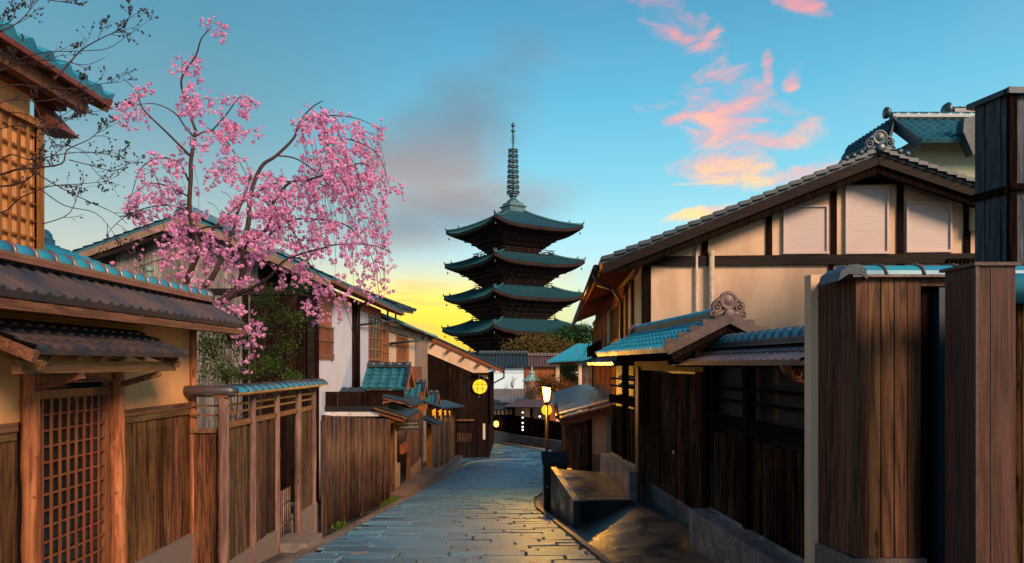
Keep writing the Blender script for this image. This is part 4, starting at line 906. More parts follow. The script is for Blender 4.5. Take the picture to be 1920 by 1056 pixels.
for s0, s1 in ((eL, apx[0]), (eR, apx[0])):
    for i in range(n):
        q0, q1 = s0 + (s1 - s0) * i / n, s0 + (s1 - s0) * (i + 1) / n; pa = P(q0, .51, rz(q0) + .05); pb = P(q1, .51, rz(q1) + .015); b_.beam(pa, pb, .12, .07)
part('verge_tiles', b_, 'tile_slate', H)
b_ = MB()
for s0 in (eL, eR):
    b_.beam(rt(s0, .46, -.13), rt(apx[0], .46, -.13), .06, .20); b_.beam(rt(s0 + (.35 if s0 == eL else 0), .38, -.30), rt(apx[0], .38, -.30), .10, .15, 1)
    b_.beam(rt(s0, .2, -.10), rt(apx[0], .2, -.10), .5, .04, 1)
part('verge_board', b_, ['wood_beam', 'wood_blackbrown'], H)
b_ = MB()
for i in range(56): q = .45 - i * .3; b_.beam(P(eL + .03, q, rz(eL) - .09), P(.05, q, rz(.05) - .12), .06, .07)
part('rafters', b_, 'wood_lattice', H)
b_ = MB(); b_.beam(P(eL - .01, .5, rz(eL) - .07), P(eL - .01, bk, rz(eL) - .07), .05, .16)
part('fascia', b_, 'wood_orange', H)
ch = MB().tube([P(eL - .10, .35, rz(eL) - .10), P(eL - .10, bk, rz(eL) - .14)], .065, 8)
e_ = P(eL - .1, bk, 0); ch.tube([P(eL - .1, bk, rz(eL) - .2), P(eL + .1, bk, rz(eL) - .45), P(-.08, bk, rz(eL) - .5), P(-.08, bk, -1.0)], .05, 6)
ch.tube([P(eL - .1, -.3, rz(eL) - .12), P(eL - .02, -.3, rz(eL) - .33), P(eL + .3, -.5, rz(eL) - .4), P(-.08, -3.9, 1.6), P(-.08, -3.95, .2)], .05, 8)
part('rain_gutter', ch, 'copper', H)
part('ridge', MB().ridge(P(apx[0], .4, apx[1] + .02), P(apx[0], bk, apx[1] + .02), .09, .3, 3, .05), 'tile_navy', H)
ob = onigawara(P(apx[0], .52, apx[1] + .05), .39, gv)
for i, s_ in enumerate((-1, -1, -1, 1, 1)): k = (.75 + .28 * (i % 3)) * s_ * .46; ob.lathe(P(apx[0] + k, .5, rz(apx[0] + k) + .1), [(.05, -.1), (.075, 0), (.07, .06), (.02, .09)], 10, axis=gv)
part('ridge_ornament', ob, 'tile_navy', H)
part('vent_pipe', MB().tube([P(*gp(1306, 462), 0) if False else G.p(gp(1305, 462)[0], .06, gp(1305, 462)[1]), G.p(gp(1305, 462)[0], .06, -1)], .026, 10), 'pipe_white', H)
part('vent_pipe', MB().tube([G.p(gp(1332, 472)[0], .10, gp(1332, 472)[1]), G.p(gp(1332, 472)[0], .10, -1)], .055, 12), 'pipe_cream', H)
part('wall_box', MB().box(G, gp(1815, 0)[0], gp(1834, 0)[0], .0, .25, gp(0, 455)[1], gp(0, 403)[1]), 'plaster_green', H)
b_ = MB(); ax0 = gp(1772, 500)
for i in range(9): b_.box(G, ax0[0] + i * .075, ax0[0] + .035 + i * .075, .08, .12, gp(1800, 505)[1], gp(1800, 486)[1])
part('balcony_slats', b_, 'wood_blackbrown', H)
# street side
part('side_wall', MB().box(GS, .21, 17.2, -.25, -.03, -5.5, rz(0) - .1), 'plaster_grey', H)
b_ = MB().box(GS, .4, 1.6, -.03, .01, -3, 1.9).box(GS, 1.9, 2.9, -.03, .01, -3, 1.9).box(GS, 8.0, 9.6, -.03, .02, .4, 1.9); part('side_plaster', b_, 'plaster_green', H)
b_ = MB()
for a, w_ in ((1.75, .16), (3.0, .2), (4.5, .18), (7.8, .16), (9.7, .2), (12.2, .2), (14.7, .2), (17, .2)): b_.box(GS, a - w_ / 2, a + w_ / 2, -.02, .07, -3, 1.85)
b_.box(GS, 2.9, 17.2, -.02, .1, 1.72, 1.86).box(GS, 2.9, 17.2, -.02, .1, .48, .6)
part('side_timber', b_, 'wood_orange', H)
latwin(GS, 4.7, 7.6, .62, 1.68, 7, 1, H, .02, t=.08); latwin(GS, 9.9, 12.0, .62, 1.68, 6, 1, H, .02, t=.08); latwin(GS, 12.4, 14.5, .62, 1.68, 6, 1, H, .02, t=.08); latwin(GS, 14.9, 16.8, .62, 1.68, 5, 1, H, .02, t=.08)
b_ = MB().box(GS, 7.8, 16.9, .07, .35, .34, .46).box(GS, 7.8, 16.9, .3, .36, .7, .76)
for i in range(24): b_.box(GS, 7.9 + i * .39, 7.95 + i * .39, .31, .35, .46, .7)
part('side_balcony', b_, 'wood_blackbrown', H)
part('pent_roof', MB().tiles(GS.p(17, .8, .05), GS.p(6.5, .8, .05), GS.p(6.5, 0, .3), GS.p(17, 0, .3), .27, .3, .025, .02, 'wave', .05, 0, 1), ['tile_slate', 'wood_blackbrown'], H)
o = part('lit_window', MB().box(GS, 6.0, 16.8, .0, .02, -.75, -.05), 'lit_orange', H)
b_ = MB()
for i in range(28): b_.box(GS, 6.0 + i * .4, 6.12 + i * .4, .022, .06, -.8, 0)
b_.box(GS, 6.0, 16.9, .02, .07, -.95, -.75)
part('window_bars', b_, 'wood_orange', o)

H = thing('lean_to', 'low lean to with grey sheet metal roof beside the glowing street lamp', 'outbuilding', GS.p(10, .6, gz(24)))
A = [Vector(q) for q in ((1.30, 19.0, -1.35), (2.95, 19.0, -.92), (3.6, 34, -.92), (2.05, 34, -1.35))]
nrm = (A[1] - A[0]).cross(A[3] - A[0]).normalized(); b_ = MB()
b_.hexa([p - nrm * .04 for p in A] + A)
for i in range(7):
    t = i / 6; b_.beam(A[0].lerp(A[3], t) + nrm * .004, A[1].lerp(A[2], t) + nrm * .004, .03, .012)
part('metal_roof', b_, 'sheet_roof', H)
b_ = MB()
for i in range(6):
    t0, t1 = i / 6, (i + .96) / 6; q0 = A[0].lerp(A[1], t0) + Vector((0, -.08, -.11)); q1 = A[0].lerp(A[1], t1) + Vector((0, -.08, -.09)); b_.beam(q0, q1, .3, .05)
part('verge_tiles', b_, 'sheet_roof', H)
b_ = MB().beam(A[0] + Vector((.02, .05, -.24)), A[1] + Vector((0, .05, -.26)), .1, .22)
b_.beam(A[0] + Vector((.05, .0, -.14)), A[3] + Vector((.05, 0, -.14)), .08, .12)
b_.beam((2.12, 19.5, -1.9), (1.85, 19.2, -1.35), .06, .06)
part('eave_beam', b_, 'wood_rail', H)
b_ = MB().tube([(1.24, 19.0, -1.43), (2.0, 34, -1.43)], .06, 8).tube([(1.27, 19.1, -1.45), (1.40, 19.15, -1.62), (1.95, 19.3, -1.78), (2.02, 19.35, -1.9), (2.02, 19.35, -3.4)], .035, 8)
part('rain_gutter', b_, 'copper', H)
f = facing(19.5)
part('slat_wall', MB().planks(f, 1.52, 2.14, 0, gz(19.5) - .1, -1.45, .1, batten=.03).planks(Fr((1.5, 19.5, 0), (.063, 1, 0), (-1, 0, 0)), 0, 14, 0, gz(34), -1.5, .3), 'wood_fence', H)
part('post', MB().box(f, 2.14, 2.24, -.05, .06, -3.6, -1.2), 'wood_blackbrown', H)
part('plaster_panel', MB().box(f, 2.24, 2.66, -.1, 0, -2.53, -1.05), 'plaster_cream', H)
part('plaster_return', MB().box(f, 2.66, 2.85, -.1, -.02, -2.53, -1.0), 'plaster_green', H)
part('stone_base', MB().box(f, 2.22, 2.86, -.1, .03, -3.6, -2.53), 'plaster_grey', H)
single('stone_post', MB().box(facing(18.2), 1.32, 1.58, -.25, 0, -3.7, -2.75).box(facing(18.0), 1.5, 1.66, -.1, 0, -3.6, -2.95), 'plaster_cream', 'pale rough stone stub beside the dark street cabinet', 'stone', (1.45, 18.2, gz(18)))

# ---- upper house on the right + tall dark building
H = thing('upper_house', 'pale green walled house with stepped navy tiled roof behind the big gable', 'house', (11.5, 20, gz(20)))
f = facing(19)
def q19(x, y, d=19): v = XZ(x, y, d); return v
part('wall', MB().box(f, q19(1715, 0).x, q19(1860, 0).x + 1, -4, 0, -3, q19(0, 262).z), 'plaster_green', H)
r0, r1 = q19(1700, 222), q19(1835, 222); e0, e1 = q19(1676, 272, 18.4), q19(1842, 250, 18.4)
b_ = MB().tiles((r0.x - .1, 18.2, q19(0, 262, 18.2).z), (r1.x + 1.2, 18.2, q19(0, 262, 18.2).z), (r1.x + 1.2, 19.6, q19(0, 224, 19.6).z), (r0.x - .1, 19.6, q19(0, 224, 19.6).z), .25, .25, .03, .03, 'round', .08, 0, 1)
part('roof', b_, ['tile_teal', 'wood_rail'], H)
zt = q19(0, 222, 19.6).z
part('ridge', MB().ridge((r0.x - .1, 19.6, zt), (r1.x + 1.2, 19.6, zt), .08, .3, 2, .05, .09), 'tile_teal', H)
part('ridge_end', MB().lathe((r0.x - .15, 19.6, zt + .15), [(.12, 0), (.16, .06), (.16, .12), (.06, .16)], 14, axis=Vector((-1, 0, 0))), 'tile_navy', H)
b_ = MB().beam((r0.x - .12, 18.2, q19(0, 262, 18.2).z - .1), (r0.x - .12, 19.6, zt - .1), .08, .3)
b_.tiles((r0.x - 1.0, 18.5, 5.25), (r0.x - 1.0, 22, 5.25), (r0.x - .1, 22, zt), (r0.x - .1, 19.4, zt), .25, .25, .03, .03, 'round', .08)
part('verge_board', b_, 'tile_navy', H)
part('side_hood', MB().prism(facing(18.0), [(q19(1808, 0, 18).x, q19(0, 222, 18).z), (q19(1832, 0, 18).x, q19(0, 216, 18).z), (q19(1832, 0, 18).x, q19(0, 290, 18).z), (q19(1825, 0, 18).x, q19(0, 290, 18).z), (q19(1806, 0, 18).x, q19(0, 246, 18).z)], -.3, 0), 'navy_paint', H)
u0, u1 = q19(1783, 202, 24), q19(1850, 202, 24)
part('upper_roof', MB().ridge((u0.x, 24, u0.z - .3), (u1.x + 2, 24, u0.z - .3), .12, .3, 3, .07).tiles((u0.x, 23, u0.z - .9), (u1.x + 2, 23, u0.z - .9), (u1.x + 2, 24, u0.z - .3), (u0.x, 24, u0.z - .3), .25, .25, .03, .03, 'round', .06)
     .lathe((u0.x - .05, 24, u0.z - .1), [(.2, 0), (.28, .08), (.2, .2)], 14, axis=Vector((-1, 0, 0))), 'tile_navy', H)
H = thing('plank_tower', 'tall building clad in blue grey knotty planks at the right edge', 'building', (7.2, 9.3, gz(9)))
fa = Fr((6.44, 9.0, 0), (-.12, .5, 0), (-1, -.24, 0)); fb = Fr((6.44, 9.0, 0), (1, .05, 0), (.05, -1, 0))
b_ = MB().planks(fb, .1, 1.9, 0, -2.6, 3.50, .15, batten=.015).planks(fa, .0, .46, 0, -2.6, 3.5, .11, batten=.012, z1b=3.52)
part('plank_wall', b_, 'wood_bluegrey', H)
part('corner_post', MB().box(fb, .0, .1, -.05, .03, -2.6, 3.5), 'wood_blackbrown', H)
part('belt_rail', MB().box(fb, -.01, 2, .03, .07, 2.26, 2.34).box(fa, -.02, .5, .03, .07, 2.22, 2.31), 'wood_blackbrown', H)
part('roof_cap', MB().box(fb, -.05, 2.2, -.12, .08, 3.5, 3.58).box(fb, .9, 2.2, -1.5, -.12, 3.5, 3.58).box(fa, -.0, .56, -.9, .07, 3.5, 3.57), 'navy_paint', H)
part('core_wall', MB().box(fb, .9, 2.2, -1.2, -.06, -2.6, 3.5), 'black', H)
# ================================================================== PAGODA
PC = Vector((.16, 104, 0)); PA = math.radians(45 - 13.7)
pg = thing('pagoda', 'five storey dark wooden pagoda with blue green tiled roofs and tall ringed spire', 'pagoda', (PC.x, PC.y, gz(104)))
def prot(x, y, z): c, s_ = math.cos(PA), math.sin(PA); return Vector((PC.x + x * c - y * s_, PC.y + x * s_ + y * c, z))
def side(k, s_, r, z):       # s_: position along the side, r: distance from axis, side k
    a = k * math.pi / 2; x, y = s_, r; return prot(x * math.cos(a) - y * math.sin(a), x * math.sin(a) + y * math.cos(a), z)
def sqbox(mb, hs, z0, z1, m=0): mb.hexa([prot(*p) for p in [(-hs, -hs, z0), (hs, -hs, z0), (hs, hs, z0), (-hs, hs, z0), (-hs, -hs, z1), (hs, -hs, z1), (hs, hs, z1), (-hs, hs, z1)]], m)
TI = [(7.25, 19.55, .95, 23.0, 2.68, 16.2), (7.4, 14.35, 3.9, 16.3, 3.0, 11.4), (7.5, 9.45, 4.2, 11.4, 3.35, 6.6), (7.7, 4.6, 4.5, 6.6, 3.65, 1.8), (7.9, -.2, 4.8, 1.9, 3.9, -11)]
for ti, (hs, ze, hi, zt, hb, zb) in enumerate(TI):
    b_ = MB(); NSg = 5 * 46; NT = 9
    for k in range(4):
        vs = []
        for i in range(NT + 1):
            t = i / NT; r = hs + (hi - hs) * t; z = ze + (zt - ze) * (t ** (1.35 if ti == 0 else 1.15))
            for j in range(NSg + 1):
                s_ = -1 + 2 * j / NSg; xx = s_ * hs; clamp = max(-r, min(r, xx)); rel = abs(clamp) / r
                lift = .85 * (rel ** 4) * (1 - t) ** 1.5; rib = .07 * max(0, math.cos(2 * math.pi * j / 5))
                rr = r + (.25 * rel ** 5) * (1 - t); vs.append(side(k, clamp * rr / r, rr, z + lift + (rib if abs(clamp) < r else 0)))
        w_ = NSg + 1; b_.add(vs, [(i * w_ + j, i * w_ + j + 1, (i + 1) * w_ + j + 1, (i + 1) * w_ + j) for i in range(NT) for j in range(NSg)])
    part('roof', b_, 'tile_pagoda', pg)
    b_ = MB()
    for k in range(4):          # eave edge and soffit
        vs = []; n = 40
        for i in range(n + 1):
            s_ = -1 + 2 * i / n; lf = .85 * abs(s_) ** 4; rr = hs + .25 * abs(s_) ** 5
            vs += [side(k, s_ * rr, rr, ze + lf + .02), side(k, s_ * rr, rr, ze + lf - .40), side(k, s_ * (hs - 1.6), hs - 1.6, ze + lf * .55 - .42), side(k, s_ * (hs - 1.6), hs - 1.6, ze + lf * .5 - .62), side(k, s_ * (hb + .3), hb + .3, ze - .25)]
        b_.add(vs, [(i * 5 + j, (i + 1) * 5 + j, (i + 1) * 5 + j + 1, i * 5 + j + 1) for i in range(n) for j in range(4)])
        for i in range(46):
            s_ = -1 + (2 * i + 1) / 46; lf = .85 * abs(s_) ** 4
            b_.beam(side(k, s_ * (hs - .1), hs - .05, ze + lf - .45), side(k, s_ * (hs - 1.7), hs - 1.7, ze + lf * .5 - .40), .12, .14); b_.beam(side(k, s_ * (hs - 1.3), hs - 1.3, ze + lf * .5 - .68), side(k, s_ * hb, hb, ze - .45), .12, .14)
    part('eaves', b_, 'wood_pagoda', pg)
    b_ = MB(); sqbox(b_, hb, zb - .3, ze + .2)
    for k in range(4):
        for q in (-1, -.33, .33, 1): b_.tube([side(k, q * hb, hb + .02, zb - .3), side(k, q * hb, hb + .02, ze - 1.5)], .2, 8)
        for z in (ze - 1.6, ze - 2.4): b_.beam(side(k, -hb - .15, hb + .08, z), side(k, hb + .15, hb + .08, z), .18, .2)
    part('storey_wall', b_, 'wood_pagoda', pg)
    b_ = MB(); b_.hexa([prot(*p) for p in [(-hb, -hb, ze - 3.0), (hb, -hb, ze - 3.0), (hb, hb, ze - 3.0), (-hb, hb, ze - 3.0)] + [(sx * (hb + 2.7), sy * (hb + 2.7), ze - .52) for sx, sy in ((-1, -1), (1, -1), (1, 1), (-1, 1))]])
    for k in range(4):
        for lv in range(4):
            o = hb + .25 + lv * .78; z = ze - 2.7 + lv * .56
            b_.beam(side(k, -o - .2, o, z + .16), side(k, o + .2, o, z + .16), .16, .16)
            for q in (-1, -.66, -.33, 0, .33, .66, 1):
                b_.beam(side(k, q * hb * 1.02, hb - .1, z), side(k, q * hb * (1.02 + .06 * lv), o + .22, z), .2, .22); b_.beam(side(k, q * hb * 1.02 - .4, o - .1, z + .02), side(k, q * hb * 1.02 + .4, o - .1, z + .02), .17, .15)
        b_.beam(side(k, hb, hb, ze - .9), side(k, hb + 2.9, hb + 2.9, ze - .55), .2, .24)
    part('brackets', b_, 'wood_pagoda', pg)
    b_ = MB()
    for k in range(4):
        pts = []
        for i in range(9): t = i / 8; r = hs + (hi - hs) * t; pts.append(side(k, r + .22 * (1 - t), r + .22 * (1 - t), ze + (zt - ze) * (t ** (1.35 if ti == 0 else 1.15)) + .85 * (1 - t) ** 1.5 + .16))
        b_.tube(pts, [.17] * 9, 6); q = pts[0]; dr = (pts[0] - PC); dr.z = 0; dr.normalize()
        b_.tube([q - dr * .3, q + dr * .05 + Vector((0, 0, .1)), q + dr * .15 + Vector((0, 0, .45))], [.16, .13, .04], 6); q = pts[2]; b_.tube([q, q + dr * .3 + Vector((0, 0, .15)), q + dr * .35 + Vector((0, 0, .5))], [.15, .12, .04], 6)
    part('hip_ridges', b_, 'tile_pagoda', pg)
    b_ = MB()
    if ti < 4:
        hr = hb + (1.6 if ti == 0 else 1.1); sqbox(b_, hr - .05, zb - .5, zb - .34)
        for k in range(4):
            for z in (zb - .05, zb + .28, zb + .6): b_.beam(side(k, -hr - .3, hr, z), side(k, hr + .3, hr, z), .08, .09)
            for i in range(9): b_.beam(side(k, -hr + i * hr / 4, hr, zb - .35), side(k, -hr + i * hr / 4, hr, zb + .62), .09, .09)
        part('railing', b_, 'wood_pagoda', pg)
    b_ = MB()
    for k in range(4): q = side(k, hs - .1, hs - .1, ze + .5); b_.tube([q, q - Vector((0, 0, .5))], .02, 4).lathe(q - Vector((0, 0, .95)), [(.11, 0), (.10, .18), (.07, .3), (.03, .34)], 8)
    part('wind_bells', b_, 'tile_navy', pg)
sp_ = MB(); q = lambda z: Vector((PC.x, PC.y, z))
sqbox(sp_, 1.3, 22.7, 23.6); sqbox(sp_, 1.5, 23.55, 23.75); sqbox(sp_, 1.15, 23.75, 24.2)
sp_.lathe(q(24.2), [(.95, 0), (.95, .3), (.6, .55), (.35, .8), (.55, .95), (.75, 1.2), (.3, 1.3)], 16)
sp_.tube([q(25), q(36)], [.17, .1], 8)
for i in range(9):
    z = 25.9 + i * .78; r = .86 - i * .028; sp_.torus(q(z), r, .15, (0, 0, 1), 22, 6)
    for j in range(4): an = j * math.pi / 2 + .3; sp_.beam(q(z), q(z) + Vector((math.cos(an) * r, math.sin(an) * r, 0)), .1, .12)
    for j in range(8): an = j * math.pi / 4; e = Vector((math.cos(an) * r, math.sin(an) * r, -.12)); sp_.lathe(q(z) + e - Vector((0, 0, .3)), [(.10, 0), (.08, .2), (.02, .3)], 6)
for k in range(4):
    a = k * math.pi / 2 + .5; dr = Vector((math.cos(a), math.sin(a), 0))
    for i in range(7): z = 33.0 + i * .27; wdt = .42 - abs(i - 2.5) * .05; sp_.tube([q(z), q(z) + dr * wdt * .6 + Vector((0, 0, .12)), q(z) + dr * wdt + Vector((0, 0, .3))], [.035, .03, .015], 4)
sp_.lathe(q(34.8), [(.05, 0), (.3, .18), (.32, .35), (.12, .6), (.1, .75)], 12).lathe(q(35.6), [(.1, 0), (.28, .16), (.3, .34), (.16, .55), (.01, .8)], 12)
part('spire', sp_, 'tile_pagoda', pg)

# ================================================================== far street
A0, A1 = Vector((-3.4, 64, 0)), Vector((4.6, 51.5, 0)); FFr = Fr(A0, A1 - A0, Vector((A0.y - A1.y, A1.x - A0.x, 0)) * -1); LL = (A1 - A0).length
H = thing('street_wall', 'long dark plank wall on a pale stone base across the street bend', 'wall', (0, 58, -6.6))
part('plank_wall', MB().planks(FFr, 0, 6.6, 0, -6.3, -4.65, .22, z1b=-4.2).planks(FFr, 6.6, LL, 0, -6, -4.25, .3, z1b=-4.4), 'wood_blackbrown', H)
part('stone_base', MB().box(FFr, .3, 6.8, 0, .35, -7.2, -5.75, 0, -7.2, -5.8).box(FFr, 6.8, LL, 0, .35, -7.2, -5.85, 0, -7.1, -5.75), 'stone', H)
b_ = MB(); b_.box(FFr, 2.6, 5.6, .0, .1, -4.5, -3.9)
part('plaster_panel', MB().box(FFr, 1.2, 6.4, -.1, -.02, -4.6, -3.85).box(FFr, 6.6, 11.5, -.1, -.02, -4.3, -3.4), 'plaster_cream', H)
b_ = MB()
for i in range(9): b_.box(FFr, 1.2 + i * .65, 1.3 + i * .65, -.03, .05, -4.6, -3.85)
for a in (6.5, 9.2, 11.5): b_.box(FFr, a, a + .2, -.05, .12, -6, -3.4)
part('timber_post', b_, 'wood_blackbrown', H)
part('coping_roof', MB().tiles(FFr.p(0, .6, -3.95), FFr.p(6.5, .6, -3.8), FFr.p(6.5, 0, -3.4), FFr.p(0, 0, -3.5), .3, .3, .04, .03, 'round', .06)
     .ridge(FFr.p(0, -.1, -3.5), FFr.p(6.3, -.1, -3.4), .1, .35, 2, .05), 'tile_slate', H)
part('coping_roof', MB().tiles(FFr.p(6.2, .7, -3.55), FFr.p(12, .7, -3.3), FFr.p(12, -.6, -2.7), FFr.p(6.2, -.6, -3.0), .3, .3, .02, .02, 'strip', .06), 'tile_pink', H)
def lights_string(x, ys, d, lab):
    t = thing('string_lights', lab, 'lights', XZ(x, ys[-1], d), 'vertical strings of small white bulbs')
    part('cord', MB().tube([XZ(x, ys[0] - 6, d), XZ(x, ys[-1], d)], .012, 4), 'black', t)
    for y in ys: part('bulb', MB().lathe(XZ(x, y, d) - Vector((0, 0, .08)), [(.02, 0), (.085, .05), (.085, .1), (.02, .15)], 8), 'lit_small', t)
lights_string(980, (773.5, 783, 793, 800.5, 806), 56.5, 'string of white bulbs hanging in front of the middle of the dark wall')
lights_string(1061.5, (797, 809, 818.5, 827), 45, 'string of white bulbs hanging right of the street lamp by the gutter')
lights_string(1012, (781,), 53, 'single small white bulb left of the street lamp, under the wall roof')
def hang_lantern(x, y, d, s, lab):
    t = thing('paper_lantern', lab, 'lantern', XZ(x, y, d), 'glowing lanterns at the street bend'); c = XZ(x, y, d)
    part('shade', MB().lathe(c - Vector((0, 0, s)), [(s * .3, 0), (s * .75, s * .4), (s * .8, s), (s * .7, s * 1.6), (s * .3, s * 2)], 12), 'lit_lantern', t)
    part('cap', MB().lathe(c + Vector((0, 0, s)), [(s * .35, 0), (s * .3, s * .15), (.02, s * .4), (.015, s * 1.4)], 8), 'black', t)
hang_lantern(930.5, 795, 60, .26, 'larger glowing lantern right of the dark house corner')
hang_lantern(938, 780.5, 63, .12, 'tiny glowing lantern under the eave just above the larger lantern')
H = thing('corner_shop', 'shadowed low building under a sloped tile roof beside the glowing lanterns', 'building', (-3.5, 66, -6.8))
f = facing(66); X = lambda x, d=66: (x - HX) * d / F; Zp = lambda y, d=66: (HY - y) * d / F
part('wall', MB().box(f, X(880), X(940), -4, 0, -7.6, Zp(762)), 'wood_blackbrown', H)
part('roof', MB().tiles((X(875), 64.6, Zp(755, 64.6)), (X(947), 64.6, Zp(775, 64.6)), (X(935), 67, Zp(750, 67)), (X(875), 67, Zp(745, 67)), .3, .3, .04, .03, 'round', .08, 0, 1), ['tile_slate', 'wood_lattice'], H)
part('gable_frame', MB().beam((X(880), 65.5, Zp(782, 65.5)), (X(945), 65.5, Zp(777, 65.5)), .12, .14).box(f, X(921), X(924), 0, .1, -7.4, Zp(765)), 'wood_lattice', H)
def house(name, lab, d, x0, x1, yr, ye, yb, mt, wm, rx0=None, rx1=None, half=2.2, ov=.5, tp=.35, kind='round'):
    t = thing(name, lab, 'house', ((X(x0, d) + X(x1, d)) / 2, d + 1, gz(d))); rx0 = rx0 or x0 - 5; rx1 = rx1 or x1 + 5; f = facing(d)
    part('wall', MB().box(f, X(x0, d), X(x1, d), -2 * half, 0, min(Zp(yb, d), gz(d)), Zp(ye, d)), wm, t)
    zr, ze = Zp(yr, d + half), Zp(ye - 3, d - ov); part('roof', MB().tiles((X(rx0, d), d - ov, ze), (X(rx1, d), d - ov, ze), (X(rx1, d), d + half, zr), (X(rx0, d), d + half, zr), tp, .4, .07, .03, kind, .15)
         .tiles((X(rx1, d), d + 2 * half + ov, ze), (X(rx0, d), d + 2 * half + ov, ze), (X(rx0, d), d + half, zr), (X(rx1, d), d + half, zr), tp, .4, .07, .03, kind, .15), mt, t)
    part('ridge', MB().ridge((X(rx0, d), d + half, zr), (X(rx1, d), d + half, zr), .16, .4, 3, .09), mt, t); return t
t = house('white_house', 'white walled storehouse with ribbed tile roof in front of the pagoda base', 80, 895, 984, 664, 690, 730, 'tile_slate', 'storehouse_white', 896, 990, 2.0, .6, .42)
part('skirt_roof', MB().tiles((X(915, 78), 77.0, Zp(745, 77)), (X(990, 78), 77, Zp(745, 77)), (X(987, 80), 79.9, Zp(729, 80)), (X(915, 80), 79.9, Zp(729, 80)), .35, .4, .05, .03, 'round', .1), 'tile_pink', t)
part('wall_post', MB().box(facing(80), X(983, 80), X(987, 80), -.3, .1, -8, Zp(690, 80)).box(facing(80), X(895, 80), X(984, 80), 0, .05, Zp(699.5, 80), Zp(699, 80)), 'wood_lattice', t)
t = house('plank_house', 'low orange plank walled house with purple brown tiles behind the stone lantern', 84, 986, 1050, 668, 689, 725, 'tile_pink', 'wood_orange', 975, 1050, 1.8, .6, .35)
H = thing('pavilion', 'open roofed gateway with blue hipped tiles on pale posts, right of the pagoda', 'pavilion', (6.2, 66, -7))
d0 = 62; e = [(X(1026, 60), 60, Zp(678, 60)), (X(1092, 60), 60, Zp(674, 60)), (X(1130, 66), 66, Zp(645, 66)), (X(1083, 66), 66, Zp(645, 66))]
part('roof', MB().tiles(*e, .3, .3, .04, .03, 'round', .12).tiles((X(1092, 60), 60, Zp(674, 60)), (X(1160, 60), 60, Zp(664, 60)), (X(1160, 66), 66, Zp(645, 66)), (X(1110, 66), 66, Zp(640, 66)), .3, .3, .04, .03, 'round', .12), 'tile_blue', H)
f = facing(61)
for xa, xb in ((1042, 1049), (1085, 1091)): part('post', MB().box(f, X(xa, 61), X(xb, 61), -.35, 0, -7, Zp(677, 61)), 'plaster_cream', H)
part('beam', MB().box(f, X(1030, 61), X(1112, 61), -.3, .06, Zp(683, 61), Zp(677, 61)), 'wood_lattice', H)
part('slat_wall', MB().planks(facing(61.5), X(1091, 61.5), X(1118, 61.5), 0, -7, Zp(677, 61.5), .16), 'wood_fence', H)
H = thing('plank_annex', 'long low roof with bluish sheets behind the dark street wall', 'building', (0, 70, -7))
part('roof', MB().tiles((X(918, 68), 68, Zp(757, 68)), (X(1000, 68), 68, Zp(757, 68)), (X(990, 70), 71, Zp(744, 71)), (X(926, 70), 71, Zp(744, 71)), .5, .5, .015, .02, 'strip', .1), 'sheet_roof', H)
part('wall', MB().box(facing(68.4), X(920, 68), X(998, 68), -2, 0, -7.5, Zp(758, 68)), 'wood_blackbrown', H)
# big stone / copper capped lantern
c = XZ(997.5, 752, 60); c.z = Zp(752, 60); s = 60 / F
H = thing('garden_lantern', 'tall lantern with teal hipped cap and carved wooden panels left of the street lamp', 'lantern', (c.x, c.y, gz(60)))
part('base_post', MB().box(facing(60), X(990, 60), X(1005, 60), -.7, 0, -7.5, Zp(746, 60)), 'lantern_wood', H)
b_ = MB().lathe(c + Vector((0, .4, 6 * s)), [(14 * s, 0), (14 * s, 28 * s)], 6, smooth=False); part('body', b_, 'lantern_wood', H)
b_ = MB()
for k in range(6):
    a = math.pi / 3 * (k + .5); a2 = a + math.pi / 3; r = 14.6 * s; P0 = Vector((math.cos(a), math.sin(a), 0)); P1 = Vector((math.cos(a2), math.sin(a2), 0))
    b_.tube([c + Vector((0, .4, 5 * s)) + P0 * r, c + Vector((0, .4, 36 * s)) + P0 * r], 1.1 * s, 5)
    for z in (7, 31): b_.beam(c + Vector((0, .4, z * s)) + P0 * r, c + Vector((0, .4, z * s)) + P1 * r, .06, .08)
    for j in range(1, 6):
        pm_ = P0.lerp(P1, j / 6) * r * .99; zz = 9
        while zz < 29: h = U(1.5, 4); b_.beam(c + Vector((0, .4, zz * s)) + pm_, c + Vector((0, .4, (zz + h) * s)) + pm_ * 1.001, .05, .05); zz += h + U(.7, 1.6)
part('carved_panels', b_, 'lantern_wood', H)
part('cap', MB().lathe(c + Vector((0, .4, 36 * s)), [(17 * s, 0), (19 * s, 1.5 * s), (13 * s, 6 * s), (8 * s, 11 * s), (5 * s, 13 * s), (4 * s, 15 * s), (7 * s, 16 * s), (3.5 * s, 20 * s), (1.2 * s, 22 * s), (2 * s, 24 * s), (.2 * s, 29 * s)], 6, smooth=False), 'verdigris', H)

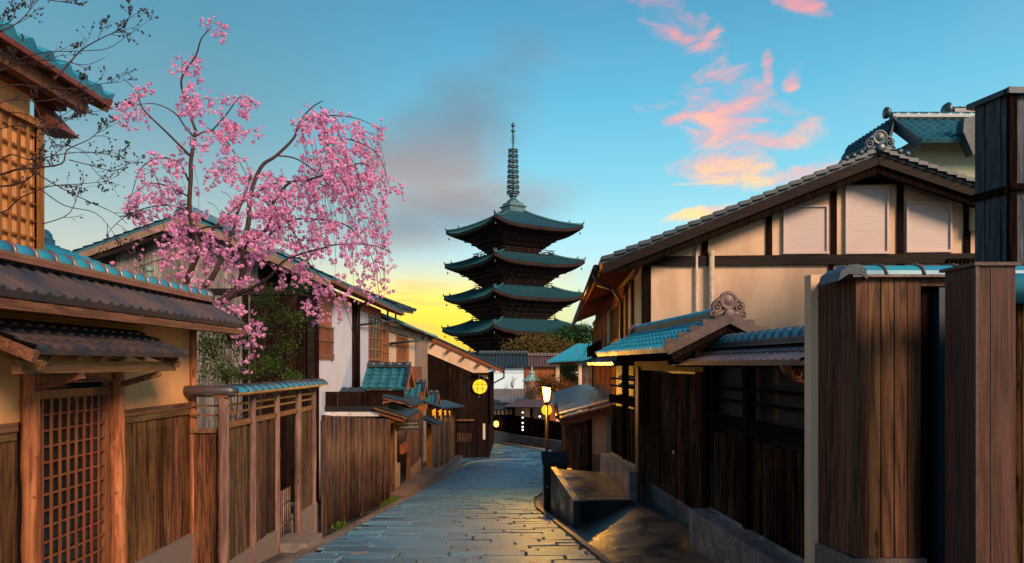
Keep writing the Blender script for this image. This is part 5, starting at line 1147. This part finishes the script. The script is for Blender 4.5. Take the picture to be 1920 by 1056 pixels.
# ================================================================== trees
def twig(mb, pts, r0, r1, m=0, n=5, sub=3):
    pts = [Vector(p) for p in pts]; out = []
    for i in range(len(pts) - 1):          # Catmull-Rom
        p0 = pts[max(i - 1, 0)]; p1, p2 = pts[i], pts[i + 1]; p3 = pts[min(i + 2, len(pts) - 1)]
        for k in range(sub):
            t = k / sub; out.append(.5 * ((2 * p1) + (p2 - p0) * t + (2 * p0 - 5 * p1 + 4 * p2 - p3) * t * t + (3 * p1 - p0 - 3 * p2 + p3) * t ** 3))
    out.append(pts[-1]); L = len(out) - 1
    mb.tube(out, [r0 + (r1 - r0) * i / L for i in range(L + 1)], n, m); return out
def leafy_tree(name, lab, cx, base_y, d, blobs, leafm, trunk_r, size, n, cat='tree', limbs=6, group=None, dz=.8):
    base = Vector((X(cx, d), d, gz(d) if base_y is None else Zp(base_y, d))); t = thing(name, lab, cat, base, group); tb = MB(); lf = MB()
    cs = [(XZ(x, y, d + U(-1, 1) * dz), rx * d / F, ry * d / F) for x, y, rx, ry, w_ in blobs]
    top = min(cs, key=lambda q: abs(q[0].x - base.x))[0]
    sp0 = twig(tb, [base, base.lerp(top, .5) + Vector((U(-.1, .1), 0, 0)), top], trunk_r, trunk_r * .35, 0, 8)
    for c, rx, ry in cs:
        s0 = sp0[int(len(sp0) * U(.35, .8))]; twig(tb, [s0, s0.lerp(c, .5) + Vector((0, 0, -.1 * rx)), c], trunk_r * .4, trunk_r * .12, 0, 6)
        for _ in range(limbs):
            e = c + Vector((U(-1, 1) * rx, U(-1, 1) * rx * .8, U(-1, 1) * ry)) * .85; twig(tb, [c.lerp(s0, .3), c.lerp(e, .5), e], trunk_r * .16, trunk_r * .04, 0, 4, 2)
    tw = sum(b[4] for b in blobs)
    for (c, rx, ry), b in zip(cs, blobs):
        k = int(n * b[4] / tw); cl = [c + Vector((random.gauss(0, .45) * rx, random.gauss(0, .4) * rx, random.gauss(0, .42) * ry)) for _ in range(max(4, k // 26))]
        for _ in range(k): q = random.choice(cl); lf.leaf(q + Vector((random.gauss(0, 1), random.gauss(0, 1), random.gauss(0, .6))) * size * 2.1, size)
    part('trunk', tb, 'bark_dark', t); part('crown', lf, leafm, t); return t
leafy_tree('pine_tree', 'green pine with flat layered boughs between the pagoda and the big gable house', 1078, 668, 92, [(1048, 634, 22, 7, 3), (1075, 622, 30, 8, 5), (1095, 636, 22, 8, 3), (1060, 648, 30, 6, 3), (1100, 625, 15, 6, 2)], 'leaf_pine', .35, .32, 4200)
leafy_tree('bushy_tree', 'wide olive brown bushy tree in front of the pagoda base', 1010, 690, 89, [(990, 650, 26, 16, 5), (1020, 645, 28, 14, 5), (975, 662, 16, 10, 2), (1045, 652, 26, 10, 4), (1070, 655, 20, 8, 2), (1010, 664, 30, 8, 3)], 'leaf_olive', .35, .28, 8500)
leafy_tree('round_shrub', 'clipped olive shrub under the blue hipped roof', 1066, 725, 66, [(1066, 690, 16, 12, 4), (1060, 705, 18, 12, 4), (1075, 712, 20, 10, 3)], 'leaf_olive', .12, .16, 4200, 'shrub')
leafy_tree('rusty_shrub', 'rust coloured shrub glowing behind the street lamp', 1030, 745, 58, [(1020, 716, 16, 14, 3), (1040, 722, 20, 14, 4), (1060, 726, 14, 10, 2), (1030, 738, 26, 8, 3)], 'leaf_rust', .1, .13, 4200, 'shrub')
leafy_tree('garden_tree', 'slender green garden tree between the tiled fence and the bleached plank wall', 492, None, 12.6, [(500, 560, 36, 30, 4), (470, 620, 50, 34, 5), (545, 600, 40, 30, 3), (430, 640, 44, 24, 4), (560, 545, 28, 18, 2), (410, 590, 36, 22, 2), (520, 650, 34, 22, 2)], 'leaf_green', .045, .045, 3000, dz=.3, limbs=9)
leafy_tree('garden_shrub', 'dense low green shrub just above the tile capping of the post fence', 440, None, 12.0, [(420, 690, 40, 34, 4), (500, 692, 40, 26, 4), (385, 650, 22, 40, 3), (550, 705, 34, 16, 2), (450, 700, 50, 26, 3)], 'leaf_green', .03, .042, 2600, 'shrub', dz=.3, limbs=12)

# ---- weeping cherry
CD = 10.5
ct = thing('cherry_tree', 'weeping cherry tree in full pink blossom over the roofs', 'tree', (-5.15, CD, gz(CD)))
BR = [([(325, 1010), (330, 760), (335, 640), (348, 575)], 11, 9, 0), ([(345, 570), (346, 540), (356, 512), (372, 470), (364, 435), (355, 393), (358, 330), (358, 303), (367, 245)], 6, 3.2, -.2),
      ([(367, 245), (346, 184), (341, 146), (367, 105), (377, 74), (395, 52)], 2.6, .8, -.2), ([(348, 580), (385, 572), (424, 561), (450, 532), (457, 491), (457, 463), (466, 417), (470, 365), (490, 313), (517, 293), (551, 259), (561, 231), (582, 204), (605, 189)], 8, .8, .2),
      ([(350, 560), (389, 532), (410, 498), (424, 463), (438, 432), (445, 400), (459, 365), (470, 330)], 6, 2, .6), ([(458, 462), (478, 446), (498, 432), (512, 404), (508, 388), (540, 345), (575, 338), (626, 323), (677, 306), (705, 322)], 4.5, .7, -.5),
      ([(375, 453), (410, 420), (442, 390), (475, 365), (513, 345), (560, 340), (600, 345), (650, 370)], 3.0, .7, .7), ([(445, 554), (501, 523), (526, 495), (550, 481), (599, 467), (638, 458), (697, 460), (735, 475)], 3.0, .5, -.8),
      ([(505, 440), (543, 414), (585, 411), (638, 418), (673, 442), (700, 490), (712, 560)], 2.2, .5, .4), ([(561, 238), (585, 218), (643, 218), (677, 225), (708, 240)], 1.6, .5, 0), ([(600, 285), (619, 269), (646, 260), (677, 269), (704, 286), (721, 317), (733, 362)], 1.5, .5, -.4),
      ([(357, 293), (312, 248), (268, 204), (255, 170), (220, 139)], 2.4, .5, .4), ([(362, 255), (347, 238), (330, 214), (299, 197), (268, 195), (220, 206)], 1.8, .4, -.5), ([(367, 255), (394, 245), (422, 262), (445, 296), (470, 345)], 1.8, .6, .3),
      ([(398, 245), (425, 214), (445, 187), (462, 182), (484, 204)], 1.5, .4, -.2), ([(354, 340), (335, 305), (302, 296), (275, 306), (258, 327), (248, 361), (235, 392)], 1.9, .4, -.6), ([(352, 368), (309, 347), (275, 347), (238, 372)], 1.6, .4, .5),
      ([(354, 398), (320, 385), (270, 391), (228, 411), (198, 442)], 1.7, .4, 0), ([(372, 475), (330, 480), (290, 490), (250, 505)], 1.8, .4, .6), ([(424, 562), (440, 590), (460, 620), (475, 655), (479, 692)], 1.8, .4, -.9), ([(560, 482), (575, 500), (596, 540), (612, 575), (622, 607)], 1.4, .4, -.3),
      ([(545, 483), (571, 488), (603, 520), (640, 560), (655, 600), (665, 645)], 1.5, .3, .3), ([(430, 560), (480, 548), (540, 545), (590, 560)], 1.6, .4, .8), ([(600, 200), (630, 240), (660, 300), (690, 380), (715, 450), (722, 530)], 1.2, .3, .5), ([(520, 292), (560, 300), (610, 340), (650, 400), (668, 470)], 1.6, .3, .8),
      ([(364, 435), (395, 425), (430, 440), (460, 470), (485, 500)], 2.0, .5, -.4), ([(470, 365), (500, 380), (540, 420), (570, 470), (590, 520)], 2, .4, .1)]
tb = MB()
for pts, r0, r1, dd in BR: twig(tb, [XZ(x, y, CD + dd * (i / (len(pts) - 1)) + U(-.05, .05)) for i, (x, y) in enumerate(pts)], r0 * CD / F, r1 * CD / F, 0, 7, 4)
part('trunk', tb, 'bark_dark', ct)
BL = [(640, 285, 64, 50, 215, 1), (590, 335, 66, 54, 200, 1), (655, 350, 62, 54, 170, 1), (535, 375, 62, 50, 170, 1), (600, 232, 48, 22, 70, 0), (610, 415, 70, 50, 150, 1), (695, 320, 26, 44, 90, 1), (700, 430, 26, 50, 90, 1), (690, 505, 28, 44, 75, 1), (655, 235, 40, 14, 34, 0),
      (520, 445, 60, 46, 190, 0), (560, 495, 50, 34, 90, 0), (455, 500, 56, 36, 70, 0), (430, 395, 46, 50, 110, 0), (330, 405, 54, 36, 110, 0), (285, 375, 46, 36, 85, 0), (350, 455, 60, 34, 90, 0), (300, 492, 48, 16, 36, 0), (395, 495, 54, 30, 76, 0), (365, 190, 34, 44, 95, 0),
      (397, 72, 22, 24, 24, 0), (345, 140, 26, 22, 26, 0), (425, 235, 40, 24, 60, 0), (465, 195, 26, 18, 34, 0), (245, 200, 28, 26, 60, 0), (262, 160, 22, 16, 14, 0), (328, 305, 34, 30, 46, 0), (390, 285, 34, 38, 60, 0), (440, 325, 44, 44, 100, 0), (250, 375, 16, 40, 34, 0), (440, 250, 40, 18, 30, 0),
      (470, 625, 18, 46, 56, 0), (415, 572, 34, 12, 28, 0), (590, 545, 44, 32, 52, 0), (605, 590, 36, 30, 22, 0), (660, 545, 44, 30, 40, 1), (395, 455, 30, 30, 40, 0), (500, 400, 40, 40, 80, 0), (475, 445, 30, 34, 40, 0), (445, 187, 22, 12, 16, 0), (582, 212, 22, 12, 22, 0), (690, 245, 26, 12, 22, 0), (275, 315, 22, 18, 20, 0), (368, 110, 12, 26, 14, 0), (640, 470, 50, 28, 60, 1)]
bl = MB(); tw = MB()
def bloom(c, r):
    for _ in range(9):
        v = Vector((random.gauss(0, 1), random.gauss(0, 1), random.gauss(0, 1) - .15)).normalized(); cc = c + v * r * U(.35, .75); a = v.orthogonal().normalized(); a = Matrix.Rotation(U(0, 6.28), 3, v) @ a; b = v.cross(a); k = r * U(.45, .8)
        bl.add([cc - a * k * .5 - b * k * .5, cc + a * k * .55 - b * k * .45 + v * k * .3, cc + a * k * .5 + b * k * .5, cc - a * k * .5 + b * k * .55 + v * k * .3], [(0, 1, 2, 3)])
for x, y, rx, ry, n, droop in BL:
    k = max(1, n // 7)
    for _ in range(k):
        x0, y0 = x + random.gauss(0, .55) * rx, y + random.gauss(0, .55) * ry; d_ = CD + U(-1.1, 1.1)
        if droop: pts = [(x0, y0 - U(8, 20)), (x0 + U(2, 8), y0), (x0 + U(5, 14), y0 + U(18, 34))]
        else: an = U(0, 6.28); L = U(14, 30); pts = [(x0 - math.cos(an) * L * .5, y0 - math.sin(an) * L * .4), (x0, y0), (x0 + math.cos(an) * L * .5, y0 + math.sin(an) * L * .4 + 6)]
        pp = twig(tw, [XZ(a, b, d_) for a, b in pts], .0055, .0025, 0, 3, 3)
        for _ in range(8):
            q = random.choice(pp) + Vector((random.gauss(0, .05), random.gauss(0, .07), random.gauss(0, .05) - .02)); bloom(q, U(.030, .052))
for x, y, d_, L in [(random.gauss(600, 90), random.gauss(300, 90), CD + U(-1, 1), U(.5, 1.5)) for _ in range(60)] + [(random.gauss(320, 70), random.gauss(330, 90), CD + U(-.8, .8), U(.4, 1.0)) for _ in range(40)]:
    if x > 712 or y > 520 or y < 215 + abs(x - 620) * .3 or x > 480 and y < 330 and x < 560: continue
    p = XZ(x, y, d_); pp = twig(tw, [p + Vector((-.15, 0, .1)), p, p + Vector((.12, 0, -L * .5)), p + Vector((U(.05, .2), 0, -L))], .005, .002, 0, 3, 3)
    for q in pp[4:]:
        if R() < .35: bloom(q, .034)
part('twigs', tw, 'bark_dark', ct); part('blossom', bl, 'petal', ct)

# ---- bare tree reaching in from the left
bt = thing('bare_tree', 'leafless reddish tree with thin budded twigs reaching in at the upper left', 'tree', (-3.75, 3.7, gz(3.7))); b_ = MB(); bd = MB(); BDp = 4.4
def bud(p, r): bd.lathe(p - Vector((0, 0, r)), [(r * .3, 0), (r, r * .8), (r * .6, r * 1.6), (r * .1, r * 2)], 5)
def spray(p, dr, L, lev, r):
    n = 4; pts = [p]; v = dr.normalized()
    for _ in range(n): v = (v + Vector((U(-.3, .3), U(-.2, .2), U(-.3, .34)))).normalized(); pts.append(pts[-1] + v * L / n)
    o = twig(b_, pts, r, r * .45, 0, 4, 2)
    if lev:
        for q in o[2:]:
            if R() < .5: spray(q, v + Vector((U(-.9, .9), U(-.6, .6), U(-.9, .9))), L * U(.3, .55), lev - 1, r * .5)
    else:
        for q in o[1:]:
            if R() < .3: bud(q + Vector((U(-.008, .008), 0, U(-.008, .008))), U(.004, .007))
root = Vector((-3.75, 3.7, gz(3.7)))
tpts = twig(b_, [root, (-3.72, 3.75, 0), (-3.6, 3.9, 1.0), (-3.5, 4.0, 1.7)], .07, .035, 0, 8)
for pts, r, k in [([(-30, 150), (0, 128), (74, 100), (148, 96), (202, 91), (240, 66)], 1.1, 5), ([(100, 150), (118, 132), (153, 94), (192, 71), (222, 57), (240, 38)], 1.3, 8), ([(-20, 142), (62, 116), (111, 114), (160, 122), (196, 108)], 1.1, 4), ([(-20, 172), (86, 165), (138, 167), (185, 158), (222, 152)], 1.3, 6),
                  ([(-20, 200), (74, 190), (133, 183), (185, 166)], 1.2, 5), ([(-30, 215), (40, 212), (70, 225), (110, 220), (150, 195)], 1.0, 3), ([(-20, 330), (30, 318), (60, 315), (115, 307), (126, 281), (166, 262), (192, 240)], 2.2, 8), ([(-30, 300), (20, 290), (60, 300), (110, 290), (160, 285), (200, 290)], 1.6, 6),
                  ([(-20, 390), (40, 370), (90, 350), (150, 345), (205, 340)], 1.5, 6), ([(60, 320), (110, 350), (160, 375), (215, 400), (238, 420)], 1.1, 5), ([(70, 350), (120, 385), (180, 400), (215, 440)], .9, 3), ([(60, 185), (90, 250), (110, 300)], 1.0, 3), ([(0, 60), (30, 45), (55, 20), (62, -5)], 1.0, 5), ([(-20, 250), (40, 235), (90, 240), (150, 215), (205, 205)], 1.1, 6),
                  ([(-20, 350), (30, 345), (60, 330), (80, 300), (70, 260)], 2.0, 5), ([(-30, 60), (20, 40), (30, 10)], 1.2, 5), ([(130, 300), (170, 310), (215, 320), (250, 300)], .8, 4), ([(80, 420), (130, 400), (150, 350)], .9, 3), ([(90, 0), (120, 3), (140, 0)], .8, 2)]:
    dd = U(-.25, .35); P_ = [XZ(x, y, BDp + dd) for x, y in pts]
    if pts[0][0] < 0: P_ = [tpts[-1 - int(U(0, 4))]] + P_
    o = twig(b_, P_, r * 1.25 * BDp / F, .45 * BDp / F, 0, 5, 4)
    for _ in range(k):
        i = int(len(o) * U(.3, .98)); v = (o[min(i + 1, len(o) - 1)] - o[i - 1]); spray(o[i], v.normalized() + Vector((U(-.4, .5), U(-.3, .3), U(-.7, .8))), U(.09, .2), 1 if R() < .6 else 2, .0022)
part('branches', b_, 'bark_red', bt); part('buds', bd, 'bud', bt)

# small bare sapling by the storehouse
b_ = MB(); p = XZ(961, 728, 79.0); random.seed(3)
for _ in range(7): twig(b_, [p, p + Vector((U(-.25, .25), 0, .5)), p + Vector((U(-.8, .6), 0, U(.9, 1.6)))], .035, .012, 0, 4)
single('bare_sapling', b_, 'bark_red', 'thin bare sapling against the white storehouse wall', 'tree', p)
